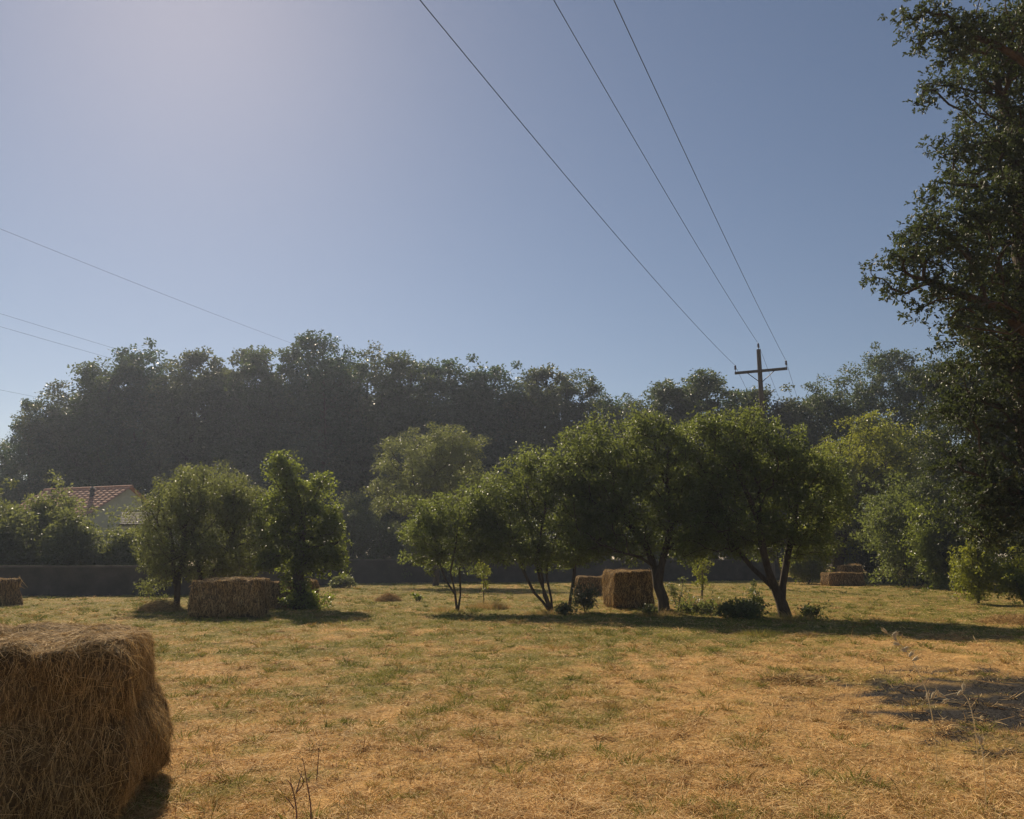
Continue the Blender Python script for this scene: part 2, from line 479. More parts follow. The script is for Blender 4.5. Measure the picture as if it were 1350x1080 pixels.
def grass_layer(n, r0, r1, kind):
    x, y, r = polar(n, r0, r1)
    g, b = fields(x, y)
    u = rs.rand(n)
    clump = fbm(x*2.2, y*2.2, 3, 71)
    if kind == 'stand':
        keep = (u < .35+.65*np.clip((clump-.35)*3,0,1)) & (rs.rand(n) > b*.45)
    else:
        row = .5+.5*np.sin((y*.95-x*.22+1.6*fbm(x*.3,y*.3,2,81))*2*PI/2.6)
        keep = (u < .25+.35*np.clip((fbm(x*2.1,y*2.1,3,77)-.4)*6,0,1)+.4*row) & (rs.rand(n) > b*.5)
    x, y, r, g, b, clump = [q[keep] for q in (x, y, r, g, b, clump)]; n = len(x)
    isg = rs.rand(n) < g*.8+.07
    k = rs.rand(n)[:,None]
    c = np.where(isg[:,None], GREEN*(1-k)+OLIVE*k, TAN*(1-k)+PALE*k*.8+BROWN*.2*(1-k))
    dark = rs.rand(n) < .15
    c = np.where(dark[:,None] & ~isg[:,None], BROWN*(.6+.8*k), c)
    c = np.where(((rs.rand(n) < b*1.1))[:,None], ASH*(.6+1.6*k), c)
    W = (.0012+.00062*r**.9)*rs.uniform(.6,1.3,n)
    az = rs.uniform(0, 2*PI, n); hv = np.stack((np.cos(az), np.sin(az), np.zeros(n)), 1)
    z = hgt(x, y)*np.clip((70-r)/20,0,1)
    if kind == 'stand':
        L = (rs.uniform(.015,.05,n)+.09*g*rs.rand(n)*np.clip(clump*3-1.3,0,1))*(1+r*.008)
        d = hv*rs.uniform(.15,.9,n)[:,None]+np.array((0,0,1.))
        bend = hv*rs.uniform(.2,.9,n)[:,None]-np.array((0,0,.25))
        side = norm(np.cross(d, rand_dir(n)))
        pos = np.stack((x, y, z-.004), 1)
    else:
        L = rs.uniform(.03,.095,n)*(1+.9*(rs.rand(n)<.06))
        d = hv + np.array((0,0,1.))*rs.normal(.06,.22,n)[:,None]
        bend = rand_dir(n)*.35*np.array((1,1,.35))
        side = norm(np.cross(d, np.array((0,0,1.))+rand_dir(n)*.5))
        pos = np.stack((x, y, z+rs.uniform(.003,.03,n)), 1)
        c = np.where((rs.rand(n)<.5)[:,None], PALE*(.7+.5*k), c)
        c = np.where(((rs.rand(n) < b*.95))[:,None], ASH*(.6+2.2*k), c)
    v, f = strand_arrays(pos, d, bend, L, W, side)
    return v, f, np.repeat(c, 6, axis=0)

def clump_layer(nc, per, r0, r1, kind):
    """tussocks of taller blades, or small wisps of hay"""
    x, y, r = polar(nc, r0, r1); g, b = fields(x, y)
    keep = (rs.rand(nc) < (.25+.75*g if kind == 'tussock' else 1-.6*g)) & ((b < .4) | (kind == 'wisp'))
    x, y, r, g, b = x[keep], y[keep], r[keep], g[keep], b[keep]; m = len(x)
    size = rs.uniform(.04,.14,m)*(1+r*.02); tall = rs.uniform(.05,.13,m)*(1+r*.012); hue = rs.rand(m) < .35+.5*g
    i = np.repeat(np.arange(m), per); n = len(i)
    a = rs.uniform(0, 2*PI, n); q = size[i]*rs.rand(n)**.7
    hv = np.stack((np.cos(a), np.sin(a), np.zeros(n)), 1)
    px, py = x[i]+q*np.cos(a), y[i]+q*np.sin(a)*.8
    z = hgt(px, py)*np.clip((70-np.hypot(px,py))/20,0,1)
    k = rs.rand(n)[:,None]; W = (.0014+.00068*r[i]**.9)*rs.uniform(.6,1.3,n)
    if kind == 'tussock':
        L = tall[i]*rs.uniform(.4,1.15,n); d = hv*rs.uniform(.1,.8,n)[:,None]+np.array((0,0,1.)); bend = hv*rs.uniform(.2,.7,n)[:,None]-np.array((0,0,.2))
        c = np.where(hue[i][:,None], GREEN*(.55+.3*k)*(1-.3*k)+OLIVE*.3*k, (TAN*(1-k)+OLIVE*k)*.7)
        pos = np.stack((px, py, z-.004), 1); side = norm(np.cross(d, rand_dir(n)))
    else:
        L = rs.uniform(.06,.2,n); d = rand_dir(n)*np.array((1,1,.25))+np.array((0,0,.08)); bend = rand_dir(n)*np.array((.5,.5,.25))-np.array((0,0,.15))
        c = TAN*(1-k)+PALE*k; dk = rs.rand(n) < .25; c = np.where(dk[:,None], BROWN, c)
        c = np.where(((b[i] > .25) & (rs.rand(n) < .72))[:,None], ASH*(.5+1.8*k), c)
        pos = np.stack((px, py, z+.01+tall[i]*.3*rs.rand(n)*(1-q/(size[i]*1.05))), 1); side = norm(np.cross(d, np.array((0,0,1.))+rand_dir(n)*.6))
    v, f = strand_arrays(pos, d, bend, L, W, side)
    return v, f, np.repeat(c, 6, axis=0)

def join_layers(name, layers, label, mat='grass'):
    vs, fs, cs, n = [], [], [], 0
    for v, f, c in layers:
        vs.append(v); fs.append(f+n); cs.append(c); n += len(v)
    me = mesh_np(name, np.vstack(vs), np.vstack(fs)); set_col(me, np.vstack(cs))
    return tag(link(name, me, M[mat]), label, name.replace('_', ' '), None, 'stuff')

join_layers('grass', [grass_layer(640000, 2.8, 75, 'stand'), clump_layer(5200, 34, 2.8, 60, 'tussock')], 'short mown grass, green and dry tan, over the whole field')
join_layers('cut_straw', [grass_layer(360000, 2.8, 60, 'lie'), clump_layer(3000, 36, 2.8, 50, 'wisp')], 'loose pale stalks of cut hay lying over the stubble')

# ================================================================== HAY BALES
def bale_core(Lx, Ly, Lz, seed, n=40, bulge=0.0, flake=.28):
    rg = np.random.RandomState(seed)
    sx, sy, sz = (max(4, int(n*q/Lx)) for q in (Lx, Ly, Lz))
    vs, fs, cnt = [], [], 0
    def face(o, a, b, na, nb):
        nonlocal cnt
        s, t = np.meshgrid(np.linspace(-1,1,na+1), np.linspace(-1,1,nb+1))
        p = np.array(o)[None]+s.ravel()[:,None]*np.array(a)[None]+t.ravel()[:,None]*np.array(b)[None]
        idx = np.arange((na+1)*(nb+1)).reshape(nb+1,na+1)
        f = np.stack((idx[:-1,:-1], idx[:-1,1:], idx[1:,1:], idx[1:,:-1]), -1).reshape(-1,4)
        vs.append(p); fs.append(f+cnt); cnt += len(p)
    face((0,-1,0),(1,0,0),(0,0,1),sx,sz); face((0,1,0),(-1,0,0),(0,0,1),sx,sz)
    face((1,0,0),(0,1,0),(0,0,1),sy,sz); face((-1,0,0),(0,-1,0),(0,0,1),sy,sz)
    face((0,0,1),(1,0,0),(0,1,0),sx,sy); face((0,0,-1),(1,0,0),(0,-1,0),sx,sy)
    u = np.vstack(vs); f = np.vstack(fs)
    # round the edges
    h = np.array((Lx, Ly, Lz))/2; rad = min(h)*.17
    p = u*h; q = np.clip(p, -(h-rad), h-rad); dlt = p-q
    p = q + dlt/np.maximum(np.linalg.norm(dlt,axis=1,keepdims=True),1e-9)*rad*np.minimum(1,np.linalg.norm(dlt,axis=1,keepdims=True)/rad)
    nrm = norm(p/h**1.0*np.abs(u)**3+1e-6*u)
    ph = rg.uniform(0,9)
    # flakes: shallow vertical grooves along the length; soft sag
    gro = np.abs(np.sin((p[:,0]+.05*np.sin(p[:,2]*5+ph))*PI/flake+ph))**.35
    amp = (1-gro)*-.045
    nz = (fbm(p[:,0]*2.3+ph+p[:,2]*.7, p[:,2]*2.3+p[:,1]*1.9, 4, seed)-.5)*.22
    lo = (fbm(p[:,0]*.8+p[:,1]*.6, p[:,2]*.9+ph, 2, seed+5)-.5)*.2
    p = p + nrm*(amp+nz+lo)[:,None]
    t = np.clip((-p[:,2]/h[2]+.25),0,1)
    p[:,:2] *= (1+bulge*np.sin(np.clip(t,0,1)*PI*.62))[:,None]
    p[:,2] -= p[:,2].min()
    return p, f

def make_bale(label, loc, rz, dims, seed, n_straw, slen, swid, n=40, bulge=0.0, flake=.28, upright=.6):
    rg = np.random.RandomState(seed+100)
    root = empty('hay_bale', loc, label, 'hay bale', 'hay bales left on the field', rz)
    p, f = bale_core(*dims, seed, n, bulge, flake)
    link('core', mesh_np('bale_core', p, f, True), M['hay_core'], root)
    tri = p[f]; ar = np.linalg.norm(np.cross(tri[:,1]-tri[:,0], tri[:,3]-tri[:,0]), axis=1)
    nr = norm(np.cross(tri[:,1]-tri[:,0], tri[:,3]-tri[:,0]))
    ctr = p.mean(0); flip = np.sum(nr*(tri.mean(1)-ctr), 1) < 0; nr[flip] *= -1
    wgt = ar*np.where(nr[:,2] < -.7, .02, np.where(nr[:,2] > .5, 1.5, 1.0)); wgt /= wgt.sum()
    k = rg.choice(len(f), n_straw, p=wgt); s, t = rg.rand(n_straw), rg.rand(n_straw)
    q = tri[k]; pos = (q[:,0]*((1-s)*(1-t))[:,None]+q[:,1]*(s*(1-t))[:,None]+q[:,2]*(s*t)[:,None]+q[:,3]*((1-s)*t)[:,None])
    nn = nr[k]
    rd = norm(rg.normal(size=(n_straw,3)))
    tang = norm(rd-nn*np.sum(rd*nn,1,keepdims=True))
    sidef = np.abs(nn[:,2]) < .5
    hang = np.array((0,0,-1.))
    vert = norm(hang[None]-nn*np.sum(hang*nn,1,keepdims=True)+tang*.35)
    pick = sidef & (rg.rand(n_straw) < upright)
    d = np.where(pick[:,None], vert, tang)
    lift = rg.exponential(.16, n_straw)*np.where(nn[:,2] > .6, .16, 1.0)*(1+2.5*(rg.rand(n_straw) < .06))
    L = slen*rg.uniform(.4,1.5,n_straw)*(1+1.3*(rg.rand(n_straw)<.07)); W = swid*rg.uniform(.6,1.4,n_straw)
    d = norm(d+nn*lift[:,None])
    bend = norm(rg.normal(size=(n_straw,3)))*.4 + np.array((0,0,-.25)) - nn*.2
    bend = np.where(nn[:,2:3] > .6, bend*np.array((.6,.6,.12)), bend)
    pos = pos - d*(L*.35)[:,None] + nn*.012
    side = norm(np.cross(d, nn+rg.normal(size=(n_straw,3))*.35))
    v, ff = strand_arrays(pos, d, bend, L, W, side)
    v[:,2] = np.maximum(v[:,2], .005)
    tag(link('loose_straw', mesh_np('bale_straw', v, ff), M['straw'], root), kind='stuff')
    return root

a17 = R(17)
cx = np.array((-2.36, 5.0)); ux = np.array((math.cos(a17), math.sin(a17))); uy = np.array((-ux[1], ux[0]))
nb = cx - ux*1.15 + uy*.85
make_bale('big shaggy hay bale in front, cut off by the lower left corner of the photo', (nb[0], nb[1], -.03), a17, (2.3, 1.75, 1.03), 3, 78000, .11, .0028, 70, .13, .5, .62)

def bale_at(label, px, py, w, dpt, h, rz, seed, ns=9000, d=None, z=-.03, **kw):
    g = G(px, py)
    d = g[1] if d is None else d
    x = (px-675)/F*(d/(CP-((540-py)/F)*SP))
    c, s = math.cos(rz), math.sin(rz)
    # px, py is the middle of the near face
    return make_bale(label, (x - s*dpt/2*1, d + c*dpt/2, z), rz, (w, dpt, h), seed, ns, .13, .012, 26, .05, **kw)

bale_at('wide hay bale in front of the rounded willow like tree', 294, 816, 1.92, 1.2, 1.02, R(2), 12, 11000, flake=1.0)
bale_at('hay bale half hidden between the wide bale and the ivy covered tree', 374, 803, 1.25, 1.6, .9, R(-6), 13, 6000)
bale_at('hay bale at the left edge of the photo, cut off by it', -44, 801, 2.25, 1.2, .98, R(-3), 14, 7000)
bale_at('tall hay bale in the shade beside the leaning fruit tree trunk', 835, 804, 1.3, 2.2, 1.16, R(1), 15, 10000)
bale_at('low hay bale farther back, left of the tall shaded bale', 792, 786, 2.0, 1.2, .8, R(5), 16, 6000)
bale_at('long low hay bale by the dark trunk at the far right end', 1117, 773, 2.3, 1.2, .8, R(3), 17, 6000)
bale_at('short raised hay bale standing behind the long low one at the far right', 1127, 770, 1.35, 1.1, 1.28, R(4), 18, 5000, d=52.85)

def make_heap(label, px, py, rx, h, seed, n=3200, cat='hay heap'):
    rg = np.random.RandomState(seed); g = G(px, py)
    a = rg.uniform(0, 2*PI, n); r = rx*rg.rand(n)**.6
    z = h*np.clip(1-(r/rx)**2,0,1)*rg.rand(n)**.5
    pos = np.stack((r*np.cos(a), r*.8*np.sin(a), z+.01), 1)
    d = norm(rg.normal(size=(n,3))*np.array((1,1,.35))+np.array((0,0,.1)))
    v, f = strand_arrays(pos, d, norm(rg.normal(size=(n,3)))*.4-np.array((0,0,.2)), rg.uniform(.07,.2,n), rg.uniform(.005,.011,n))
    v[:,2] = np.maximum(v[:,2], .004)
    o = link('hay_heap', mesh_np('hay_heap', v, f), M['straw']); o.location = Vector([float(q) for q in g])
    return tag(o, label, cat, 'small heaps of loose hay')
make_heap('small heap of loose hay left of the wide bale, under hanging leaves', 212, 806, .75, .38, 1)
make_heap('small grey heap of hay in the open middle, by a low green sprout', 512, 793, .55, .32, 2)
make_heap('brownish heap of raked hay near the right edge of the photo', 1345, 822, 1.1, .22, 3, 4200)
make_heap('low tangle of reddish hay in the middle of the right stubble', 1040, 900, .4, .05, 4, 900)

# ================================================================== ORCHARD TREES
ORCH = 'fruit trees and small trees standing in the field'
def stem_px(d, *pts):
    out = []
    for q in pts:
        px, py = q[0], q[1]; dd = d + (q[2] if len(q) > 2 else 0)
        out.append(P(px, py, dd))
    return out
def ground_stem(px, py, *pts):
    g = G(px, py); d = g[1]
    first = np.array((g[0], g[1], -.08))
    return g, d, [first] + stem_px(d, *pts)

# leftmost fruit tree of the row: three thin stems from one foot
g, d, s1 = ground_stem(603, 806, (600,785,0),(589,764,.1),(575,735,.2),(560,700,.4))
s2 = [s1[0]+np.array((.04,0,0))]+stem_px(d,(601,780,-.1),(595,755,-.2),(600,715,-.3),(605,690,-.2))
s3 = [s1[0]+np.array((.1,.05,0))]+stem_px(d,(607,785,.2),(606,750,.3),(618,705,.3))
make_tree('fruit_tree', 'small fruit tree with thin splayed stems at the left end of the row', 'tree', g, [s1,s2,s3],
    px_blobs([(572,700,40,42),(610,682,42,42),(632,712,30,40),(560,680,28,30),(598,735,44,22),(640,690,30,44),(555,715,30,34)], d), 'leaf_orchard','bark',.06,300,58,.28,.1,.5,21,ORCH, zmin=1.2)
# second: several spreading stems
g, d, s1 = ground_stem(728, 807, (716,795,0),(704,780,0),(695,765,.1),(684,735,.2),(670,700,.3))
s2 = [s1[0]+np.array((.05,.1,0))]+stem_px(d,(718,785,.1),(712,750,.2),(700,700,.4),(690,660,.5))
s3 = [s1[0]+np.array((.15,0,0))]+stem_px(d,(722,790,-.1),(712,764,-.2),(706,740,-.3),(715,690,-.3),(720,640,-.2))
s4 = [s1[0]+np.array((.2,.1,0))]+stem_px(d,(728,790,.1),(721,765,.2),(722,735,.3),(740,690,.4))
make_tree('fruit_tree', 'fruit tree with four stems fanning out low, second of the row', 'tree', g, [s1,s2,s3,s4],
    px_blobs([(665,665,45,48),(700,640,48,48),(745,650,45,60),(690,705,55,38),(735,715,45,35),(655,715,34,32),(715,612,36,26),(765,615,34,40),(720,735,48,18),(640,665,30,40)], d), 'leaf_orchard','bark',.09,500,58,.29,.1,.5,22,ORCH, zmin=1.4)
# third: single slim upright stem
g, d, s1 = ground_stem(750, 806, (752,785,0),(756,760,.1),(760,720,.2),(764,670,.3))
make_tree('fruit_tree', 'slim fruit tree on a single thin straight stem behind the leafy weed', 'tree', g, [s1],
    px_blobs([(765,690,34,45),(775,640,40,40),(760,725,28,24)], d+.3), 'leaf_orchard','bark',.06,190,58,.28,.1,.5,23,ORCH, zmin=1.5)
# fourth: leaning dark trunk next to the tall bale
g, d, s1 = ground_stem(876, 809, (873,790,0),(868,770,0),(863,748,.1),(850,720,.2),(828,690,.3),(810,650,.4))
s2 = [s1[2]]+stem_px(d,(872,750,-.2),(878,725,-.2),(885,690,-.3),(880,640,-.3))
s3 = [s1[3]]+stem_px(d,(845,735,-.4),(815,728,-.8),(795,715,-1.1))
make_tree('fruit_tree', 'large fruit tree with a leaning dark trunk beside the tall bale', 'tree', g, [s1,s2,s3],
    px_blobs([(800,620,52,60),(850,600,55,52),(905,610,50,55),(840,670,75,50),(905,680,48,48),(775,580,34,32),(860,565,38,22),(790,690,45,40),(845,555,22,14),(925,645,30,40),(745,640,34,44),(770,715,36,30),(830,720,40,24),(910,720,34,24)], d), 'leaf_orchard','bark',.17,980,56,.31,.1,.5,24,ORCH, zmin=1.5)
# fifth: forked trunk, right end of the row
g, d, s1 = ground_stem(1036, 813, (1030,793,0),(1022,775,0),(1010,763,.1),(992,750,.2),(978,735,.3),(960,705,.4))
s2 = [s1[2]]+stem_px(d,(1015,750,-.3),(1008,730,-.4),(1000,690,-.4),(985,650,-.4))
s3 = [s1[1]]+stem_px(d,(1034,765,.1),(1037,740,.2),(1045,700,.2),(1050,650,.2))
s4 = [s1[2]]+stem_px(d,(1031,762,.4),(1024,735,.8),(1030,690,1.2))
make_tree('fruit_tree', 'broad fruit tree with a low forked dark trunk at the right end of the row', 'tree', g, [s1,s2,s3,s4],
    px_blobs([(945,610,50,58),(1000,600,58,52),(1055,625,50,55),(970,670,65,50),(1040,680,62,45),(975,555,34,22),(1088,660,32,50),(930,690,46,45),(930,560,24,20),(1065,715,34,26),(990,715,40,22)], d), 'leaf_orchard','bark',.17,980,56,.31,.1,.5,25,ORCH, zmin=1.5)

# left clump: a rounded willow like tree and a leaning ivy clad tree
g = np.array((G(262,800)[0], 28.6, 0.0)); d = 28.6
s1 = [g-np.array((0,0,.1))]+stem_px(d,(266,770),(262,745),(255,700),(262,650))
s2 = [g-np.array((0,0,.1))]+stem_px(d,(275,770,.3),(300,725,.4),(315,680,.4))
s3 = [P(232,803,d-.3)]+stem_px(d,(234,780,-.3),(228,750,-.4),(225,700,-.4))
s4 = [P(226,803,d-.3)]+stem_px(d,(233,785,-.3),(240,745,-.2),(245,690,-.2))
make_tree('willow_tree', 'rounded grey green tree with leaves hanging to the ground behind the wide bale', 'tree', g, [s1,s2,s3,s4],
    px_blobs([(272,688,82,72),(232,664,40,38),(280,655,52,36),(325,668,36,38),(208,722,24,46),(342,712,20,44),(204,766,17,22),(258,738,50,32),(308,742,40,24)], d), 'leaf_willow','bark',.14,860,72,.31,.1,.36,31,ORCH, zmin=.35, droop=.6, ragged=.1)
g = np.array((G(398,803)[0], 27.6, 0.0)); d = 27.6
s1 = [g-np.array((0,0,.1))]+stem_px(d,(395,780),(392,755),(395,720),(400,670),(385,630),(378,610))
s2 = [s1[4]]+stem_px(d,(415,660),(425,630))
s3 = [s1[3]]+stem_px(d,(425,720,-.2),(445,715,-.3))
make_tree('ivy_clad_tree', 'narrow tree wrapped in ivy down to its foot, beside the half hidden bale', 'tree', g, [s1,s2,s3],
    px_blobs([(378,622,18,24),(392,660,28,34),(425,635,13,20),(418,690,32,34),(368,705,30,30),(390,765,15,38),(438,728,22,24),(450,748,13,10),(402,795,30,12),(370,608,10,10),(402,735,34,20),(352,660,14,20),(356,735,20,16),(440,690,12,18)], d), 'leaf_ivy','bark',.2,520,52,.27,.105,.62,32,ORCH, zmin=.1, ragged=.25)

# saplings
def sapling(label, px, py, toppy, hw, seed, mat='leaf_bright', n=26, per=26, r0=.02, lean=0):
    g, d, s = ground_stem(px, py, (px+lean*.5,(py+toppy)/2),(px+lean,toppy+4))
    return make_tree('sapling', label, 'sapling', g, [s], px_blobs([(px+lean, toppy+8, hw, 10),(px+lean*.6,toppy+24,hw*.7,14)], d), mat,'bark_pale',r0,n,per,.14,.075,.55,seed,'young saplings in the field', zmin=.5)
sapling('thin sapling with a small tuft of leaves between the two left fruit trees', 638, 800, 742, 9, 41)
sapling('pale slender sapling in tall grass between the two big fruit trees', 925, 797, 738, 16, 42, n=40, r0=.045)

# ================================================================== shrubs and weeds
def shrub(label, px, py, toppy, hw, mat, seed, d=None, ncl=120, per=60, rc=.3, L=.1, Wr=.55, group='shrubs round the edge of the field', name='shrub', ragged=.22, extra=None, zmin=.08, n_st=4, r0=.05):
    g = G(px, py)
    if d is not None: g = np.array(((px-675)/F*(d/(CP-((540-py)/F)*SP)), d, 0.0))
    d = g[1]; rg = np.random.RandomState(seed)
    top = P(px, toppy, d)[2]; w = hw*d/F
    stems = []
    for k in range(n_st):
        e = rg.uniform(-.6,.6,2)*w
        stems.append([g+np.array((0,0,-.08)), g+np.array((e[0]*.6,e[1]*.6,top*.4)), g+np.array((e[0],e[1],top*.75))])
    blobs = [(g+np.array((0,0,top*.5)), (w*.85,w*.8,top*.5))]
    for k in range(5):
        a = rg.uniform(0,2*PI); q = rg.uniform(.35,.7)
        blobs.append((g+np.array((math.cos(a)*w*q, math.sin(a)*w*q, top*rg.uniform(.3,.68))), (w*.45,w*.45,top*rg.uniform(.22,.32))))
    if extra: blobs += px_blobs(extra, d)
    return make_tree(name, label, 'shrub', g, stems, blobs, mat,'bark',r0,ncl,per,rc,L,Wr,seed,group,zmin=zmin,ragged=ragged,trunk_name='stems',crown_name='foliage',keep=.5)

shrub('small pointed leafy weed in the shade left of the tall bale', 772, 808, 769, 17, 'leaf_conifer', 51, ncl=44, per=26, rc=.17, L=.13, Wr=.3, ragged=.4, group='weeds under the fruit trees', r0=.015)
shrub('sparse dark leafed weed between the leaning trunk and the pale sapling', 893, 800, 760, 17, 'leaf_shrub', 52, ncl=26, per=22, rc=.12, L=.08, group='weeds under the fruit trees', r0=.012)
shrub('upright sprig of leaves left of the forked trunk', 995, 808, 772, 14, 'leaf_shrub', 53, ncl=34, per=26, rc=.13, L=.09, group='weeds under the fruit trees', r0=.012)
shrub('low dark bramble mound in the shade at the foot of the forked trunk', 985, 815, 793, 48, 'leaf_shrub', 54, ncl=110, per=24, rc=.22, L=.1, ragged=.5, group='weeds under the fruit trees', r0=.015)
shrub('low dark bramble mound right of the leaning trunk', 918, 810, 792, 28, 'leaf_shrub', 55, ncl=50, per=22, rc=.22, L=.1, ragged=.5, group='weeds under the fruit trees', r0=.015)
shrub('loose scrubby weed in front of the slim single stemmed fruit tree', 745, 811, 795, 14, 'leaf_shrub', 63, ncl=24, per=22, rc=.17, L=.09, ragged=.5, group='weeds under the fruit trees', r0=.01)
shrub('loose scrubby weed right of the forked trunk in the shade', 1072, 816, 796, 16, 'leaf_shrub', 64, ncl=26, per=22, rc=.18, L=.09, ragged=.5, group='weeds under the fruit trees', r0=.01)
shrub('low straggly weed between the tall shaded bale and the leaning trunk', 858, 812, 796, 10, 'leaf_shrub', 65, ncl=18, per=20, rc=.15, L=.09, ragged=.5, group='weeds under the fruit trees', r0=.01)
shrub('small green sprout in the open grass by the grey hay heap', 550, 793, 782, 8, 'leaf_ivy', 56, ncl=16, per=24, rc=.1, L=.08, group='weeds under the fruit trees', r0=.01)
shrub('low flat topped shrub on the far grass behind the ivy clad tree', 451, 775, 757, 18, 'leaf_shrub', 57, ncl=80, per=50, rc=.2, L=.11)
shrub('bright green shrub at the right edge below the dark oak', 1290, 797, 692, 30, 'leaf_bright', 58, ncl=170, per=60, rc=.26, L=.12, Wr=.35, extra=[(1275,760,18,26),(1300,715,16,22)])
shrub('yellow green shrub cut off by the right edge of the photo', 1352, 799, 728, 34, 'leaf_bright', 59, ncl=150, per=60, rc=.26, L=.12, Wr=.4)

shrub('tall green shrub in the sun just left of the bright green one', 1240, 790, 652, 42, 'leaf_ivy', 61, d=46, ncl=280, per=56, rc=.4, L=.16, Wr=.5, r0=.06)
shrub('tall sunlit bushy shrub in front of the yellow green tree', 1192, 790, 622, 52, 'leaf_orchard', 62, d=49.5, ncl=420, per=56, rc=.45, L=.17, Wr=.5, r0=.08)

# dry grass tufts
def tuft(label, px, py, w, h, n, seed, dry=.8):
    rg = np.random.RandomState(seed); g = G(px, py)
    a = rg.uniform(0,2*PI,n); r = w*rg.rand(n)**.6
    pos = np.stack((r*np.cos(a), r*.7*np.sin(a), np.zeros(n)-.01), 1)
    hv = np.stack((np.cos(a),np.sin(a),np.zeros(n)),1)
    d = norm(hv*rg.uniform(0,.6,n)[:,None]+np.array((0,0,1.))+rg.normal(size=(n,3))*.15)
    v, f = strand_arrays(pos, d, hv*rg.uniform(.1,.5,n)[:,None]-np.array((0,0,.12)), h*rg.uniform(.3,1.15,n)*(1.1-.75*r/w), rg.uniform(.005,.01,n))
    k = rg.rand(n)[:,None]; c = .85*np.where((rg.rand(n)<dry)[:,None], TAN*(1-k)+PALE*k*.7, GREEN*(1-k)+OLIVE*k)
    me = mesh_np('grass_tuft', v, f); set_col(me, np.repeat(c,6,axis=0))
    o = link('grass_tuft', me, M['grass']); o.location = Vector([float(q) for q in g])
    return tag(o, label, 'grass tuft', 'tufts of tall uncut grass')
tuft('bushy tuft of tall dry grass at the foot of the thin left sapling', 644, 803, .75, .45, 1300, 61)
tuft('low fringe of dry grass round the foot of the splayed stems', 588, 806, .6, .22, 600, 62)
tuft('tall dry grass round the pale slender sapling', 922, 799, .8, .6, 1200, 63, .6)
tuft('grass tuft round the foot of the leaning trunk', 868, 812, .8, .35, 900, 64, .6)
tuft('dry grass round the foot of the four stemmed tree', 725, 810, .8, .25, 800, 65)
tuft('grass round the foot of the forked trunk', 1045, 818, .8, .35, 800, 66, .5)
tuft('green grass tuft on the sunny edge of the long shadow', 1000, 838, .6, .2, 900, 67, .15)
tuft('small green tuft in the shadow near the drooping oat stalk', 1248, 862, .25, .2, 260, 68, .2)
tuft('tall pale grass below the far trees right of the short bale', 1165, 762, 2.6, .9, 1500, 70, .7)

# ================================================================== WALL, HOUSE, SHED
wl = empty('boundary_wall', (-24, 38, 0), 'low grey concrete wall along the far edge of the field', 'wall')
corners = [np.array(q, float) for q in ((-52,36.6),(-12.6,38.3),(-12.2,57.5),(22,66.5))]
mb, mc = MB(), MB()
for i, (a, b) in enumerate(zip(corners[:-1], corners[1:])):
    t = (b-a)/np.linalg.norm(b-a); ang = math.atan2(t[1], t[0]); ln = np.linalg.norm(b-a)
    h = (1.3, 1.45, 1.6)[i]; c = (a+b)/2 - np.array((-24,38.))
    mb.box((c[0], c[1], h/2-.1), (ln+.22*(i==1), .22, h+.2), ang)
    mc.box((c[0], c[1], h+.043), (ln+.3*(i==1), .34, .08), ang)
    nseg = int(ln/3)
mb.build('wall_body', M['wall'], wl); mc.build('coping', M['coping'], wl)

hd = 60.0
hs = empty('house', P(150, 760, hd)*np.array((1,1,0)), 'cream house with a red tiled roof half hidden by shrubs', 'house')
ho = np.array(hs.location)
A = P(170, 642, hd+1.5)-ho                         # ridge end over the gable
ridge_dir = norm(np.array((-.90,.12,0.0)))           # ridge runs away to the left
fwd = norm(np.array((.12,.90,0.0)))
Wd, Lr, drop = 5.0, 9.0, 2.25
eave_z = A[2]-drop
gF = A - fwd*Wd/2*1.0; gB = A + fwd*Wd/2*1.0
# turn the gable so that it shows: gable plane runs towards the right and back
gdir = norm(np.array((.72,.69,0.0))); ridge_dir = norm(np.array((-.69,.72,0.0)))*1.0
ridge_dir = norm(np.array((-.93,.36,0.0)))
gdir = norm(np.array((.66,.75,0.0)))
gF = A - gdir*2.9; gB = A + gdir*2.9
mb = MB()
apex = A.copy(); apex[2] -= .12
p = [np.array((gF[0],gF[1],-.1)), np.array((gB[0],gB[1],-.1)), np.array((gB[0],gB[1],eave_z-.1)), apex, np.array((gF[0],gF[1],eave_z-.1))]
q = [v + ridge_dir*Lr for v in p]
mb.add(p, [(0,1,2,3,4)]); mb.add(q, [(4,3,2,1,0)])
mb.add(p+q, [(0,4,9,5),(1,6,7,2),(0,5,6,1)])
mb.build('wall', M['plaster'], hs)
def roof_sheet(e0, e1, r0_, r1_, rows=13, cols=60, wav=.05):
    """stepped rows of wavy tiles from eave e0-e1 up to ridge r0-r1"""
    vs, fs = [], []
    e0,e1,r0_,r1_ = [np.asarray(v,float) for v in (e0,e1,r0_,r1_)]
    nrm_ = norm(np.cross(e1-e0, r0_-e0)); nrm_ = nrm_*np.sign(nrm_[2])
    n = 0
    for k in range(rows):
        for s_, t in ((0, k/rows),(1,(k+1.15)/rows)):
            t = min(t, 1.0)
            u = np.linspace(0,1,cols+1)[:,None]
            row = (e0+(r0_-e0)*t)*(1-u)+(e1+(r1_-e1)*t)*u
            row = row + nrm_*(wav*np.abs(np.sin(u*PI*cols/4))+(.05 if s_==0 else .0))
            vs.append(row)
        i0 = n; i1 = n+cols+1; n += 2*(cols+1)
        fs += [(i0+j, i0+j+1, i1+j+1, i1+j) for j in range(cols)]
    return np.vstack(vs), fs
over = -ridge_dir*.35
ef = gF+over-gdir*.35; ef[2] = eave_z-.22; eb = gB+over+gdir*.35; eb[2] = eave_z-.22
rr0 = A+over; rb0 = A+ridge_dir*Lr
